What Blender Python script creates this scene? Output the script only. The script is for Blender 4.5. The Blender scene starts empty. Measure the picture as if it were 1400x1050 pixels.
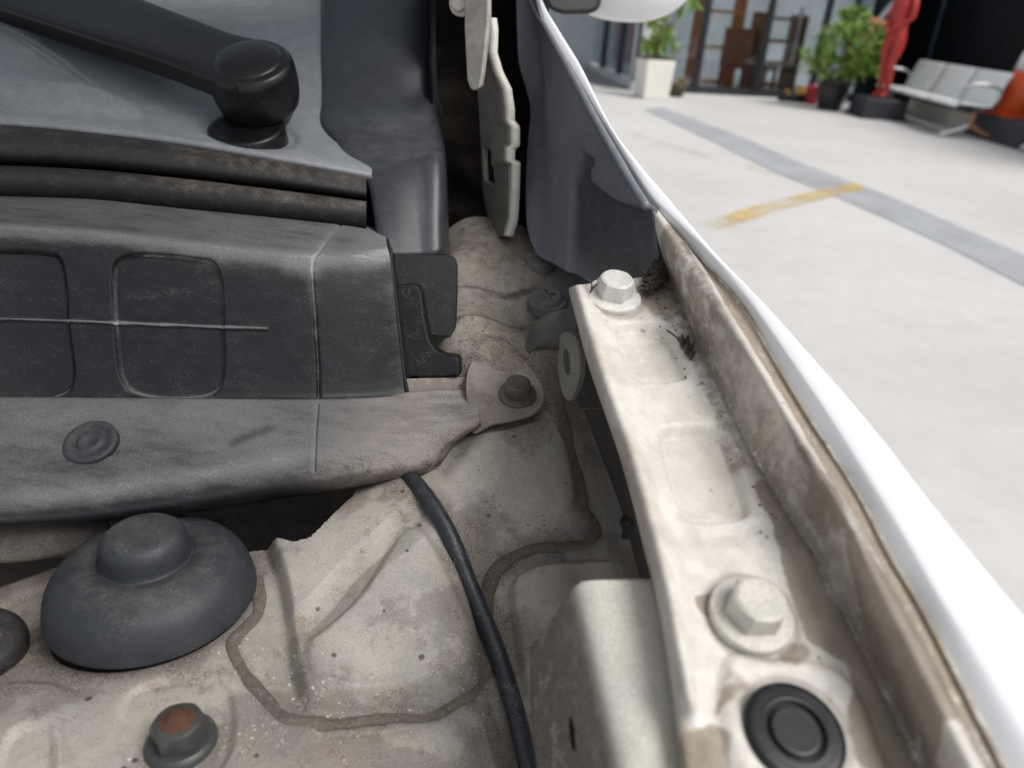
import bpy, bmesh, math, random
import numpy as np
from mathutils import Vector, Matrix

random.seed(7); rng = np.random.default_rng(7)
sc = bpy.context.scene
COL = sc.collection
R = math.radians

# ------------------------------------------------------------------ camera
cam_d = bpy.data.cameras.new('camera'); cam = bpy.data.objects.new('camera', cam_d); COL.objects.link(cam)
cam_d.sensor_width = 36.0; cam_d.lens = 36.0*1051/1400
cam.matrix_world = Matrix.Translation((0, 0, 1.2)) @ Matrix.Rotation(R(90-26.4), 4, 'X') @ Matrix.Rotation(R(4.5), 4, 'Z')
cam_d.clip_start = 0.01; cam_d.clip_end = 400
cam_d.dof.use_dof = True; cam_d.dof.focus_distance = 0.41; cam_d.dof.aperture_fstop = 8.5
sc.camera = cam

# ------------------------------------------------------------------ light: a bright overcast day
SUN_EL, SUN_AZ = 54.0, 120.0          # azimuth clockwise from +Y
w = bpy.data.worlds.new('World'); sc.world = w; w.use_nodes = True
wn = w.node_tree; bg = wn.nodes['Background']
sky = wn.nodes.new('ShaderNodeTexSky'); sky.sky_type = 'NISHITA'; sky.sun_disc = False
sky.sun_elevation = R(SUN_EL); sky.sun_rotation = R(SUN_AZ); sky.air_density = 1.0; sky.dust_density = 4.0; sky.ozone_density = 1.0
hs = wn.nodes.new('ShaderNodeHueSaturation'); hs.inputs['Saturation'].default_value = 0.42
wn.links.new(sky.outputs[0], hs.inputs['Color']); wn.links.new(hs.outputs[0], bg.inputs['Color'])
bg.inputs['Strength'].default_value = 0.115
sun_d = bpy.data.lights.new('sun', 'SUN'); sun = bpy.data.objects.new('sun', sun_d); COL.objects.link(sun)
sun_d.energy = 1.5; sun_d.angle = R(30); sun_d.color = (1.0, 0.98, 0.95)
sd = Vector((math.sin(R(SUN_AZ))*math.cos(R(SUN_EL)), math.cos(R(SUN_AZ))*math.cos(R(SUN_EL)), math.sin(R(SUN_EL))))
sun.rotation_euler = sd.to_track_quat('Z', 'Y').to_euler(); sun.location = sd*30
vs = sc.view_settings; vs.view_transform = 'Standard'; vs.look = 'None'; vs.gamma = 1.0; vs.exposure = 0.44; vs.use_curve_mapping = False
sc.cycles.use_denoising = True
sc.cycles.max_bounces = 8

# ------------------------------------------------------------------ small maths
A3 = lambda p: np.array(p, float)
def cr(p0, p1, p2, p3, t):
    d = lambda a, b: np.maximum(np.sqrt(np.linalg.norm(b-a, axis=-1, keepdims=True)), 1e-6)
    t1 = d(p0, p1); t2 = t1+d(p1, p2); t3 = t2+d(p2, p3); x = t1+(t2-t1)*t
    a1 = (t1-x)/t1*p0+x/t1*p1; a2 = (t2-x)/(t2-t1)*p1+(x-t1)/(t2-t1)*p2; a3 = (t3-x)/(t3-t2)*p2+(x-t2)/(t3-t2)*p3
    b1 = (t2-x)/t2*a1+x/t2*a2; b2 = (t3-x)/(t3-t1)*a2+(x-t1)/(t3-t1)*a3
    return (t2-x)/(t2-t1)*b1+(x-t1)/(t2-t1)*b2
def spline_stack(arr, per):
    """arr (m, ..., 3): Catmull-Rom through the first axis; per = points per gap"""
    m = len(arr); e0 = 2*arr[0]-arr[1]; e1 = 2*arr[-1]-arr[-2]
    q = np.concatenate([e0[None], arr, e1[None]]); out = []
    for i in range(m-1):
        k = per if isinstance(per, int) else per[i]
        for j in range(k): out.append(cr(q[i], q[i+1], q[i+2], q[i+3], j/k))
    out.append(arr[-1]); return np.array(out)
def resample(pts, n, smooth=True):
    p = A3(pts)
    if smooth and len(p) > 2: p = spline_stack(p, 12)
    s = np.r_[0, np.cumsum(np.linalg.norm(np.diff(p, axis=0), axis=1))]
    t = np.linspace(0, s[-1], n)
    return np.stack([np.interp(t, s, p[:, k]) for k in range(3)], 1)
def loft(lines, nu, per, smooth=True):
    return spline_stack(np.array([resample(l, nu, smooth) for l in lines]), per)     # (nv, nu, 3)
def attr_lines(vals, per):
    out = []
    for i in range(len(vals)-1):
        k = per if isinstance(per, int) else per[i]
        out += [vals[i]+(vals[i+1]-vals[i])*j/k for j in range(k)]
    return np.array(out+[vals[-1]])
def sdf(poly, x, y):
    """signed distance to a closed 2-D polygon, negative inside"""
    p = A3(poly); d = np.full(x.shape, 1e9); ins = np.zeros(x.shape, bool); n = len(p)
    for i in range(n):
        a, b = p[i], p[(i+1) % n]; e = b-a; wx, wy = x-a[0], y-a[1]
        t = np.clip((wx*e[0]+wy*e[1])/max(e@e, 1e-12), 0, 1)
        d = np.minimum(d, (wx-e[0]*t)**2+(wy-e[1]*t)**2)
        c = ((a[1] > y) != (b[1] > y)) & (x < (b[0]-a[0])*(y-a[1])/((b[1]-a[1]) or 1e-12)+a[0]); ins ^= c
    d = np.sqrt(d); return np.where(ins, -d, d)
def seg_dist(line, x, y):
    p = A3(line); d = np.full(x.shape, 1e9)
    for a, b in zip(p[:-1], p[1:]):
        e = b-a; t = np.clip(((x-a[0])*e[0]+(y-a[1])*e[1])/max(e@e, 1e-12), 0, 1)
        d = np.minimum(d, np.hypot(x-a[0]-e[0]*t, y-a[1]-e[1]*t))
    return d
sstep = lambda a, b, x: (lambda t: t*t*(3-2*t))(np.clip((x-a)/(b-a), 0, 1))
xy = lambda pts: [(p[0], p[1]) for p in pts]
def round_poly(pts, n=60):
    p = A3(pts); p = np.concatenate([p[-2:], p, p[:3]])
    out = [cr(p[i-1], p[i], p[i+1], p[i+2], t) for i in range(2, len(p)-3) for t in np.linspace(0, 1, max(2, n//len(pts)), endpoint=False)]
    return np.array(out)

# ------------------------------------------------------------------ objects
def link(name, me, mat=None, parent=None, label=None, smooth=True, **props):
    o = bpy.data.objects.new(name, me); COL.objects.link(o)
    if mat is not None and me is not None: me.materials.append(mat)
    if smooth and me is not None and len(me.polygons):
        me.polygons.foreach_set('use_smooth', [True]*len(me.polygons))
    if parent is not None:
        o.parent = parent; b = parent
        t = Vector(b.location)
        while b.parent is not None: b = b.parent; t = Vector(b.location)
        o.matrix_parent_inverse = Matrix.Translation(-t) if parent.parent is None else Matrix.Identity(4)
    if label: o['label'] = label
    for k, v in props.items(): o[k] = v
    return o
def thing(name, label, cat, loc, group=None):
    o = bpy.data.objects.new(name, None); COL.objects.link(o); o.location = loc; o['label'] = label; o['category'] = cat
    if group: o['group'] = group
    return o
def mesh(verts, faces, attrs=None):
    me = bpy.data.meshes.new('m'); me.from_pydata([tuple(v) for v in verts], [], [tuple(f) for f in faces]); me.update()
    for k, v in (attrs or {}).items():
        a = me.attributes.new(k, 'FLOAT', 'POINT'); a.data.foreach_set('value', np.ascontiguousarray(v, dtype=np.float32).ravel())
    return me
def grid_mesh(V, attrs=None, close=False, keep=None, cap=False):
    nv, nu = V.shape[:2]; idx = np.arange(nv*nu).reshape(nv, nu)
    if close: idx = np.concatenate([idx, idx[:1]])
    f = np.stack([idx[:-1, :-1], idx[:-1, 1:], idx[1:, 1:], idx[1:, :-1]], -1).reshape(-1, 4)
    if keep is not None: f = f[keep(V.reshape(-1, 3)[f].mean(1))]
    f = f.tolist()
    if cap: f += [list(idx[:-1, 0]), list(idx[:-1, -1][::-1])]
    return mesh(V.reshape(-1, 3), f, attrs)
def normals(V):
    du = np.gradient(V, axis=1); dv = np.gradient(V, axis=0); n = np.cross(du, dv); return n/np.maximum(np.linalg.norm(n, axis=2, keepdims=True), 1e-12)
def solid(o, t, off=-1):
    m = o.modifiers.new('thickness', 'SOLIDIFY'); m.thickness = t; m.offset = off; return o
def bevel(o, wd, seg=2, ang=35):
    m = o.modifiers.new('bevel', 'BEVEL'); m.width = wd; m.segments = seg; m.limit_method = 'ANGLE'; m.angle_limit = R(ang); return o
def flat_angle(o, ang=35):
    for p in o.data.polygons: p.use_smooth = True
    o.data.set_sharp_from_angle(angle=R(ang)); return o
def frame(n, hint=(0, 1, 0)):
    n = Vector(n).normalized(); u = Vector(hint).cross(n).normalized(); v = n.cross(u); return u, v, n
def lathe_mesh(c, n, prof, seg=48, hint=(0, 1, 0), wob=0):
    """prof: list of (r, h); points round the axis n through c"""
    u, v, n = frame(n, hint); c = Vector(c); V = []
    for r, h in prof:
        V.append([c+u*(r*math.cos(2*math.pi*k/seg))+v*(r*math.sin(2*math.pi*k/seg))+n*h for k in range(seg)])
    nv = len(prof); f = []
    for i in range(nv-1):
        for k in range(seg): f.append((i*seg+k, i*seg+(k+1) % seg, (i+1)*seg+(k+1) % seg, (i+1)*seg+k))
    vs_ = [p for row in V for p in row]
    f.append(tuple(range((nv-1)*seg, nv*seg))); f.append(tuple(reversed(range(seg))))
    return mesh(vs_, f)
def smooth_prof(pts, n=6):
    p = A3([(a, b, 0) for a, b in pts]); q = spline_stack(p, n); return [(max(a, 0.0002), b) for a, b, _ in q]
def plate_mesh(poly, n, t):
    """extruded polygon: poly = 3-D outline (one side), n = direction of thickness"""
    n = Vector(n).normalized(); q = A3(poly); c0 = q.mean(0); pn = np.linalg.svd(q-c0)[2][2]; dn = A3(n)
    q = q-dn*(((q-c0) @ pn)/((dn @ pn) if abs(dn @ pn) > .2 else 1e9))[:, None]          # flatten the outline
    a = [Vector(p) for p in q]; b = [p+n*t for p in a]; k = len(a)
    f = [tuple(range(k)), tuple(reversed(range(k, 2*k)))]+[(i, i+k, (i+1) % k+k, (i+1) % k) for i in range(k)]
    me = mesh(a+b, f); bm = bmesh.new(); bm.from_mesh(me); bmesh.ops.recalc_face_normals(bm, faces=bm.faces); bm.to_mesh(me); bm.free(); return me
def tube_mesh(pts, r, seg=14, n=80, squash=1.0, up=(0, 0, 1), rfun=None):
    p = resample(pts, n); T = np.gradient(p, axis=0); T /= np.linalg.norm(T, axis=1, keepdims=True)
    s = np.cross(T, A3(up)); s /= np.linalg.norm(s, axis=1, keepdims=True); q = np.cross(s, T); V = []
    for k in range(seg):
        a = 2*math.pi*k/seg; rr = r*(np.ones(n) if rfun is None else rfun(np.linspace(0, 1, n)))
        V.append(p+s*(rr*math.cos(a))[:, None]+q*(rr*math.sin(a)*squash)[:, None])
    return grid_mesh(np.array(V), close=True, cap=True)
def box(c, s, rz=0, parent=None, name='panel', mat=None, b=0, rot=None):
    x, y, z = s[0]/2, s[1]/2, s[2]/2
    M = Matrix.Translation(c) @ (rot if rot is not None else Matrix.Rotation(rz, 4, 'Z'))
    v = [M @ Vector((i*x, j*y, k*z)) for i in (-1, 1) for j in (-1, 1) for k in (-1, 1)]
    o = link(name, mesh(v, [(0, 1, 3, 2), (4, 6, 7, 5), (0, 4, 5, 1), (2, 3, 7, 6), (0, 2, 6, 4), (1, 5, 7, 3)]), mat, parent, smooth=False)
    if b: bevel(o, b)
    return o

# ------------------------------------------------------------------ materials
class NT:
    def __init__(s, name):
        s.m = bpy.data.materials.new(name); s.m.use_nodes = True; s.t = s.m.node_tree; s.n = s.t.nodes; s.b = s.n['Principled BSDF']
        s.co = s.n.new('ShaderNodeTexCoord').outputs['Object']
    def put(s, sock, v):
        if isinstance(v, bpy.types.NodeSocket): s.t.links.new(v, sock)
        else:
            if sock.type == 'RGBA' and len(v) == 3: v = (*v, 1)
            sock.default_value = v
    def math(s, op, a, b=0.0, c=0.0, clamp=False):
        n = s.n.new('ShaderNodeMath'); n.operation = op; n.use_clamp = clamp
        for i, v in enumerate((a, b, c)): s.put(n.inputs[i], v)
        return n.outputs[0]
    def add(s, *a):
        r = a[0]
        for x in a[1:]: r = s.math('ADD', r, x)
        return r
    def mul(s, a, b): return s.math('MULTIPLY', a, b)
    def noise(s, scale, detail=4, rough=.55, dist=0.0, vec=None):
        n = s.n.new('ShaderNodeTexNoise'); s.put(n.inputs['Vector'], s.co if vec is None else vec)
        n.inputs['Scale'].default_value = scale; n.inputs['Detail'].default_value = detail; n.inputs['Roughness'].default_value = rough; n.inputs['Distortion'].default_value = dist
        return n.outputs['Fac']
    def voro(s, scale, vec=None):
        n = s.n.new('ShaderNodeTexVoronoi'); s.put(n.inputs['Vector'], s.co if vec is None else vec); n.inputs['Scale'].default_value = scale; return n.outputs['Distance']
    def map(s, x, a, b, c=0.0, d=1.0, smooth=True):
        n = s.n.new('ShaderNodeMapRange'); n.interpolation_type = 'SMOOTHSTEP' if smooth else 'LINEAR'
        for i, v in enumerate((x, a, b, c, d)): s.put(n.inputs[i], v)
        return n.outputs[0]
    def mix(s, f, a, b):
        n = s.n.new('ShaderNodeMix'); n.data_type = 'RGBA'; s.put(n.inputs[0], f); s.put(n.inputs[6], a); s.put(n.inputs[7], b); return n.outputs[2]
    def attr(s, name):
        n = s.n.new('ShaderNodeAttribute'); n.attribute_name = name; return n.outputs['Fac']
    def nz(s):
        g = s.n.new('ShaderNodeNewGeometry'); x = s.n.new('ShaderNodeSeparateXYZ'); s.t.links.new(g.outputs['Normal'], x.inputs[0]); return x.outputs[2]
    def bump(s, h, dist, strength=1.0):
        n = s.n.new('ShaderNodeBump'); s.put(n.inputs['Height'], h); n.inputs['Distance'].default_value = dist; n.inputs['Strength'].default_value = strength
        s.t.links.new(n.outputs[0], s.b.inputs['Normal'])
    def out(s, col, rough=.5, metal=0.0, spec=.5):
        s.put(s.b.inputs['Base Color'], col); s.put(s.b.inputs['Roughness'], rough); s.put(s.b.inputs['Metallic'], metal); s.b.inputs['Specular IOR Level'].default_value = spec; return s.m

def dusty(name, base, dust, bias=0.0, aw=1.0, uw=0.5, w1=.6, w2=.5, w3=.25, speck=.5, speck_col=(.5, .47, .43), rough=.45, rough_d=.9, bump=.00012,
          grime_shade=(.06, .048, .04), tint=None, spec=.5, s1=22, s2=150, s3=1300, dents=0.0, hard=.5, mid=.5, grain=.22, film=.0, film_col=None, streak=1, chips=0.0, stain=None):
    m = NT(name)
    sv = None
    if streak != 1:
        mp = m.n.new('ShaderNodeMapping'); m.put(mp.inputs['Vector'], m.co); mp.inputs['Scale'].default_value = (streak, 1, 1); sv = mp.outputs[0]
    n1 = m.noise(s1, 6, .6, .1, sv); n2 = m.noise(s2, 6, .7, .1, sv); n3 = m.noise(s3, 3, .75)
    n4 = m.noise(s1*3.1, 4, .6, .2)
    up = m.math('MAXIMUM', m.nz(), 0.0)
    f = m.add(m.mul(m.attr('dust'), aw), m.mul(up, uw), m.mul(m.math('SUBTRACT', n1, .5), w1*2), m.mul(m.math('SUBTRACT', n2, .5), w2*2), m.mul(m.math('SUBTRACT', n3, .5), w3*2), bias)
    f = m.map(f, mid-hard, mid+hard)
    b2 = m.mix(m.map(n4, .35, .7), base, tint if tint else tuple(c*.8 for c in base))
    col = m.mix(f, b2, m.mix(m.map(n2, .3, .75), dust, tuple(c*.72 for c in dust)))
    if film: col = m.mix(m.mul(m.map(m.add(m.mul(n1, .75), m.mul(n4, .25), m.mul(n2, .12)), .535, .575), film), col, film_col or tuple(c*.5 for c in dust))
    col = m.mix(m.mul(m.attr('tan'), m.map(m.add(m.mul(n2, .6), m.mul(n3, .4)), .3, .6)), col, (.30, .255, .215))
    if stain: col = m.mix(m.mul(m.map(m.add(m.attr('stain'), m.mul(m.math('SUBTRACT', n2, .5), 1.0), m.mul(m.math('SUBTRACT', n3, .5), .5), m.mul(m.math('SUBTRACT', n1, .5), .6)), .33, .62), .85), col, m.mix(m.map(n4, .35, .65), stain, tuple(c*.78 for c in stain)))
    g = m.math('MULTIPLY', m.attr('grime_shade'), m.map(m.add(n2, m.mul(n3, .6)), .45, .95, .35, 1.0))  # one darkening for packed dirt and for painted shade
    col = m.mix(m.math('MINIMUM', g, 1.0), col, grime_shade)
    crust = m.mul(m.map(m.add(m.attr('dust'), m.math('SUBTRACT', n2, .5), m.mul(m.math('SUBTRACT', n3, .5), .8)), .85, 1.25), .75)
    col = m.mix(crust, col, speck_col)
    if speck:
        v = m.voro(1500); sp = m.mul(m.map(v, .34, .18), m.map(m.add(n2, m.mul(f, .25)), .48, .68))
        v2 = m.voro(520); sp2 = m.mul(m.map(v2, .13, .07), m.map(n4, .45, .62))
        col = m.mix(m.mul(m.math('MAXIMUM', sp, sp2), speck), col, speck_col)
        d = m.voro(380); col = m.mix(m.mul(m.mul(m.map(d, .12, .06), m.map(n1, .5, .62)), .55), col, tuple(c*.3 for c in dust))
    if chips:
        cv = m.voro(75); ch = m.mul(m.map(m.add(cv, m.mul(m.math('SUBTRACT', n2, .5), .16)), .105, .08), m.map(n4, .50, .56)); col = m.mix(m.mul(ch, chips), col, (.05, .032, .024))
        mp2 = m.n.new('ShaderNodeMapping'); m.put(mp2.inputs['Vector'], m.co); mp2.inputs['Rotation'].default_value = (0, 0, .7); mp2.inputs['Scale'].default_value = (1, .06, 1)
        sc_ = m.mul(m.map(m.noise(900, 2, .5, 0, mp2.outputs[0]), .70, .74), m.map(n1, .5, .6)); col = m.mix(m.mul(sc_, chips*.6), col, speck_col)
    hv = m.n.new('ShaderNodeHueSaturation'); m.put(hv.inputs['Color'], col); m.put(hv.inputs['Value'], m.add(m.map(n3, .3, .7, 1-grain, 1+grain*.7), m.map(n2, .3, .7, -grain*.35, grain*.25))); col = hv.outputs[0]
    h = m.add(n3, m.mul(n2, 1.6))
    if dents: h = m.add(h, m.mul(n4, dents))
    m.bump(h, bump)
    r = m.math('ADD', rough, m.mul(f, rough_d-rough))
    return m.out(col, r, 0.0, spec)
def plain(name, col, rough=.6, var=.12, scale=3.0, metal=0.0, spec=.5):
    m = NT(name); n = m.noise(scale, 5); n2 = m.noise(scale*9, 3)
    c = m.mix(m.map(m.add(m.mul(n, .7), m.mul(n2, .3)), .3, .7), tuple(x*(1-var) for x in col), tuple(min(1, x*(1+var)) for x in col))
    return m.out(c, rough, metal, spec)

M_white = dusty('white_paint_dusty', (.66, .635, .585), (.37, .305, .235), bias=-.43, aw=1.05, uw=0.06, w1=.42, w2=.46, w3=.26, speck=.45, speck_col=(.72, .69, .65), rough=.5, rough_d=.85, bump=.00006, grime_shade=(.10, .075, .055), s1=30, tint=(.58, .55, .495), hard=.34, grain=.10, film=.16, film_col=(.36, .30, .23), chips=.6, stain=(.27, .218, .158))
M_skin = dusty('white_paint_clean', (.74, .75, .77), (.50, .45, .38), bias=-.55, aw=1.0, uw=0, w1=.25, w2=.25, w3=.12, speck=.12, speck_col=(.4, .38, .35), rough=.16, rough_d=.6, bump=.00001, tint=(.72, .73, .75), grain=.02)
M_bay = dusty('bay_paint_dusty', (.425, .387, .332), (.215, .168, .125), bias=.03, aw=1.0, uw=0.10, w1=.8, w2=.9, w3=.5, speck=.9, speck_col=(.64, .61, .56), rough=.42, rough_d=.95, bump=.00026, s1=13, tint=(.35, .335, .31), grime_shade=(.042, .033, .027), hard=.42, grain=.26, film=.4, film_col=(.12, .096, .076), chips=.85)
M_baydust = dusty('bay_dust_layer', (.35, .305, .265), (.215, .175, .145), bias=.12, aw=1.0, uw=0.12, w1=.6, w2=.9, w3=.8, speck=1.0, speck_col=(.50, .46, .42), rough=.7, rough_d=.95, bump=.0004, s1=20, grain=.35, film=.3)
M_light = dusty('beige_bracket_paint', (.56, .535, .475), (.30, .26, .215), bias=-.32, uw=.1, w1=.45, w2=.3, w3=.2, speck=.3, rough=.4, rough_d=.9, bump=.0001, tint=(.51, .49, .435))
M_steel = dusty('dark_bracket_steel', (.085, .083, .074), (.15, .13, .11), bias=-.25, uw=.25, w1=.4, w2=.4, w3=.25, speck=.4, speck_col=(.3, .28, .25), rough=.5, rough_d=.9, tint=(.06, .058, .052))
M_hplate = dusty('hinge_paint_shaded', (.20, .19, .168), (.085, .07, .058), bias=-.1, uw=.1, w1=.5, w2=.5, w3=.35, speck=.3, rough=.45, rough_d=.9, tint=(.15, .14, .122))  # darker copy of the hinge paint, for the shaded plate
M_hinge = dusty('hinge_paint', (.34, .325, .29), (.16, .135, .11), bias=-.2, uw=.1, w1=.5, w2=.45, w3=.3, speck=.3, rough=.45, rough_d=.9, tint=(.27, .255, .225))
M_plast = dusty('black_plastic_dusty', (.0095, .0102, .0125), (.172, .174, .180), bias=-.50, aw=1.0, uw=.60, w1=.42, w2=.40, w3=.24, speck=.28, speck_col=(.34, .335, .33), rough=.42, rough_d=.9, bump=.0001, tint=(.0125, .0134, .016), grime_shade=(.02, .018, .017), spec=.25, grain=.16, streak=.35)
M_clip = dusty('dusty_clip', (.13, .131, .137), (.34, .33, .315), bias=-.05, uw=.45, w1=.4, w2=.4, w3=.3, speck=.6, speck_col=(.3, .3, .3), rough=.5, rough_d=.9, spec=.25)
M_foot = dusty('dusty_foot_plastic', (.20, .202, .21), (.34, .33, .315), bias=-.1, uw=.4, w1=.5, w2=.5, w3=.4, speck=.6, speck_col=(.42, .4, .38), rough=.5, rough_d=.9)
M_ptop = dusty('cowl_top_plastic', (.205, .218, .230), (.33, .33, .33), bias=-.35, uw=.25, w1=.45, w2=.25, w3=.25, speck=.4, speck_col=(.4, .4, .4), rough=.28, rough_d=.6, bump=.00005, tint=(.24, .254, .268))  # base lightened to stand in for reflected sky
M_cover = dusty('blue_grey_plastic', (.165, .172, .198), (.24, .235, .23), bias=-.45, uw=.4, aw=1, w1=.34, w2=.25, w3=.2, speck=.3, speck_col=(.3, .3, .3), rough=.4, rough_d=.8, bump=.00005, tint=(.19, .198, .225), grime_shade=(.045, .047, .056))
M_end = dusty('cowl_end_plastic', (.030, .033, .040), (.15, .15, .152), bias=-.48, uw=.4, aw=1, w1=.4, w2=.35, w3=.22, speck=.3, speck_col=(.3, .3, .3), rough=.4, rough_d=.8, bump=.00005, tint=(.037, .041, .049), streak=.5)
M_black = dusty('satin_black_plastic', (.008, .0085, .010), (.10, .10, .10), bias=-.50, uw=.60, w1=.25, w2=.15, w3=.18, speck=.25, speck_col=(.3, .3, .3), rough=.32, rough_d=.8, bump=.00003, spec=.4)
M_tab = dusty('tab_plastic', (.0085, .009, .0105), (.12, .113, .105), bias=-.50, uw=.4, w1=.3, w2=.3, w3=.3, speck=.35, rough=.45, rough_d=.9, bump=.0001, spec=.2)
M_rubber = dusty('old_rubber', (.017, .0165, .016), (.22, .185, .15), bias=-.46, uw=.45, aw=1, w1=.6, w2=.6, w3=.45, speck=.35, speck_col=(.40, .35, .30), rough=.6, rough_d=.95, bump=.0003, s1=16)
M_cap = dusty('strut_cap_rubber', (.022, .0255, .031), (.11, .096, .080), bias=-.55, uw=.85, w1=.45, w2=.4, w3=.35, speck=.35, speck_col=(.3, .29, .27), rough=.55, rough_d=.95, bump=.00012, tint=(.028, .032, .039))
M_bolt = dusty('dusty_bolt_steel', (.14, .115, .088), (.26, .215, .17), bias=-.3, uw=.38, w1=.4, w2=.5, w3=.4, speck=.5, rough=.4, rough_d=.9, tint=(.085, .07, .052))
M_nut = dusty('dark_nut', (.05, .05, .05), (.20, .175, .15), bias=-.3, uw=.25, w1=.4, w2=.35, w3=.2, speck=.4, rough=.4, rough_d=.9)
M_rust = dusty('rust', (.085, .036, .018), (.055, .034, .025), bias=-.1, uw=.1, w1=.5, w2=.6, w3=.5, speck=.4, speck_col=(.22, .12, .07), rough=.8, rough_d=.95, bump=.0004)
M_sealer = dusty('seam_sealer', (.165, .138, .112), (.085, .068, .055), bias=-.05, uw=.0, w1=.5, w2=.8, w3=.6, speck=1.0, speck_col=(.52, .48, .44), rough=.8, rough_d=.95, bump=.0008, s2=260, grain=.35)
M_void = plain('shade_black', (.010, .0085, .0072), .95, .6, 30, spec=.05)  # near-black colour standing in for deep shade
M_dirt = dusty('dry_dirt', (.075, .062, .052), (.15, .125, .10), bias=-.2, uw=.1, w1=.6, w2=.7, w3=.4, speck=.4, rough=.95, rough_d=.98, bump=.0008)

# ------------------------------------------------------------------ the setting
def concrete():
    m = NT('pale_concrete'); a = m.noise(.6, 6); b = m.noise(7, 5, .6); c = m.noise(90, 3)
    f = m.add(m.mul(a, .5), m.mul(b, .32), m.mul(c, .18))
    col = m.mix(m.map(f, .35, .65), (.50, .487, .464), (.59, .578, .556)); m.bump(m.add(b, c), .002); return m.out(col, .75)
def worn(name, col, lo, hi):
    m = NT(name); f = m.map(m.add(m.mul(m.noise(1.5, 5), .6), m.mul(m.noise(14, 5, .7), .4)), lo, hi)
    m.out(col, .7); tr = m.n.new('ShaderNodeBsdfTransparent'); mx = m.n.new('ShaderNodeMixShader'); m.put(mx.inputs[0], f)
    m.t.links.new(tr.outputs[0], mx.inputs[1]); m.t.links.new(m.b.outputs[0], mx.inputs[2]); m.t.links.new(mx.outputs[0], m.n['Material Output'].inputs[0]); return m.m
M_conc = concrete()
link('ground', mesh([(-150, -60, 0), (150, -60, 0), (150, 250, 0), (-150, 250, 0)], [(0, 1, 2, 3)]), M_conc, smooth=False, kind='structure', label='pale concrete forecourt beside the car')
def strip(name, a, b, mat, z, label):
    v = [(p[0], p[1], z) for p in a]+[(p[0], p[1], z) for p in reversed(b)]
    k = len(a); n = 2*k
    return link(name, mesh(v, [(i, i+1, n-2-i, n-1-i) for i in range(k-1)]), mat, smooth=False, kind='structure', label=label)
strip('paving_band', [(1.8172,11.6089,0),(2.3732,9.2635,0),(2.6283,7.6233,0),(2.9058,6.5399,0),(3.048,5.5611,0),(3.1841,4.5558,0)], [(1.5027,11.1571,0),(1.9385,8.6838,0),(2.2023,6.9967,0),(2.4528,6.1166,0),(2.6853,4.9005,0),(2.7819,3.8828,0)], plain('grey_paving', (.34, .35, .365), .8, .15, 2), .004, 'dark grey band crossing the pale concrete forecourt')
strip('yellow_line', [(1.1457,4.9591,0),(1.6374,5.6035,0),(2.1931,6.2053,0),(2.8421,6.8653,0)], [(1.1761,4.7551,0),(1.6789,5.3594,0),(2.1522,5.8916,0),(2.8296,6.5965,0)], worn('worn_yellow', (.64, .47, .18), .36, .64), .008, 'worn yellow parking line on the concrete')
strip('faded_line', [(1.0738,8.9182,0),(1.6773,7.7975,0),(2.1933,7.0588,0),(2.6712,6.7412,0)], [(1.1065,8.6196,0),(1.6286,7.5377,0),(2.1342,6.8422,0),(2.6015,6.542,0)], worn('faded_yellow', (.60, .50, .30), .45, .75), .008, 'faint worn yellow line running along the grey band')

# ================================================================== the car
car = thing('parked_car', 'white car with its hood open, showing the dusty corner of the engine bay', 'car', (0.0, 0.45, 0.0))
NR = Vector((0.0491,-0.2784,0.9592)); NF = Vector((0,-0.2924,0.9563)); NTW = Vector((-0.03,0.03,0.9991))

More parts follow.
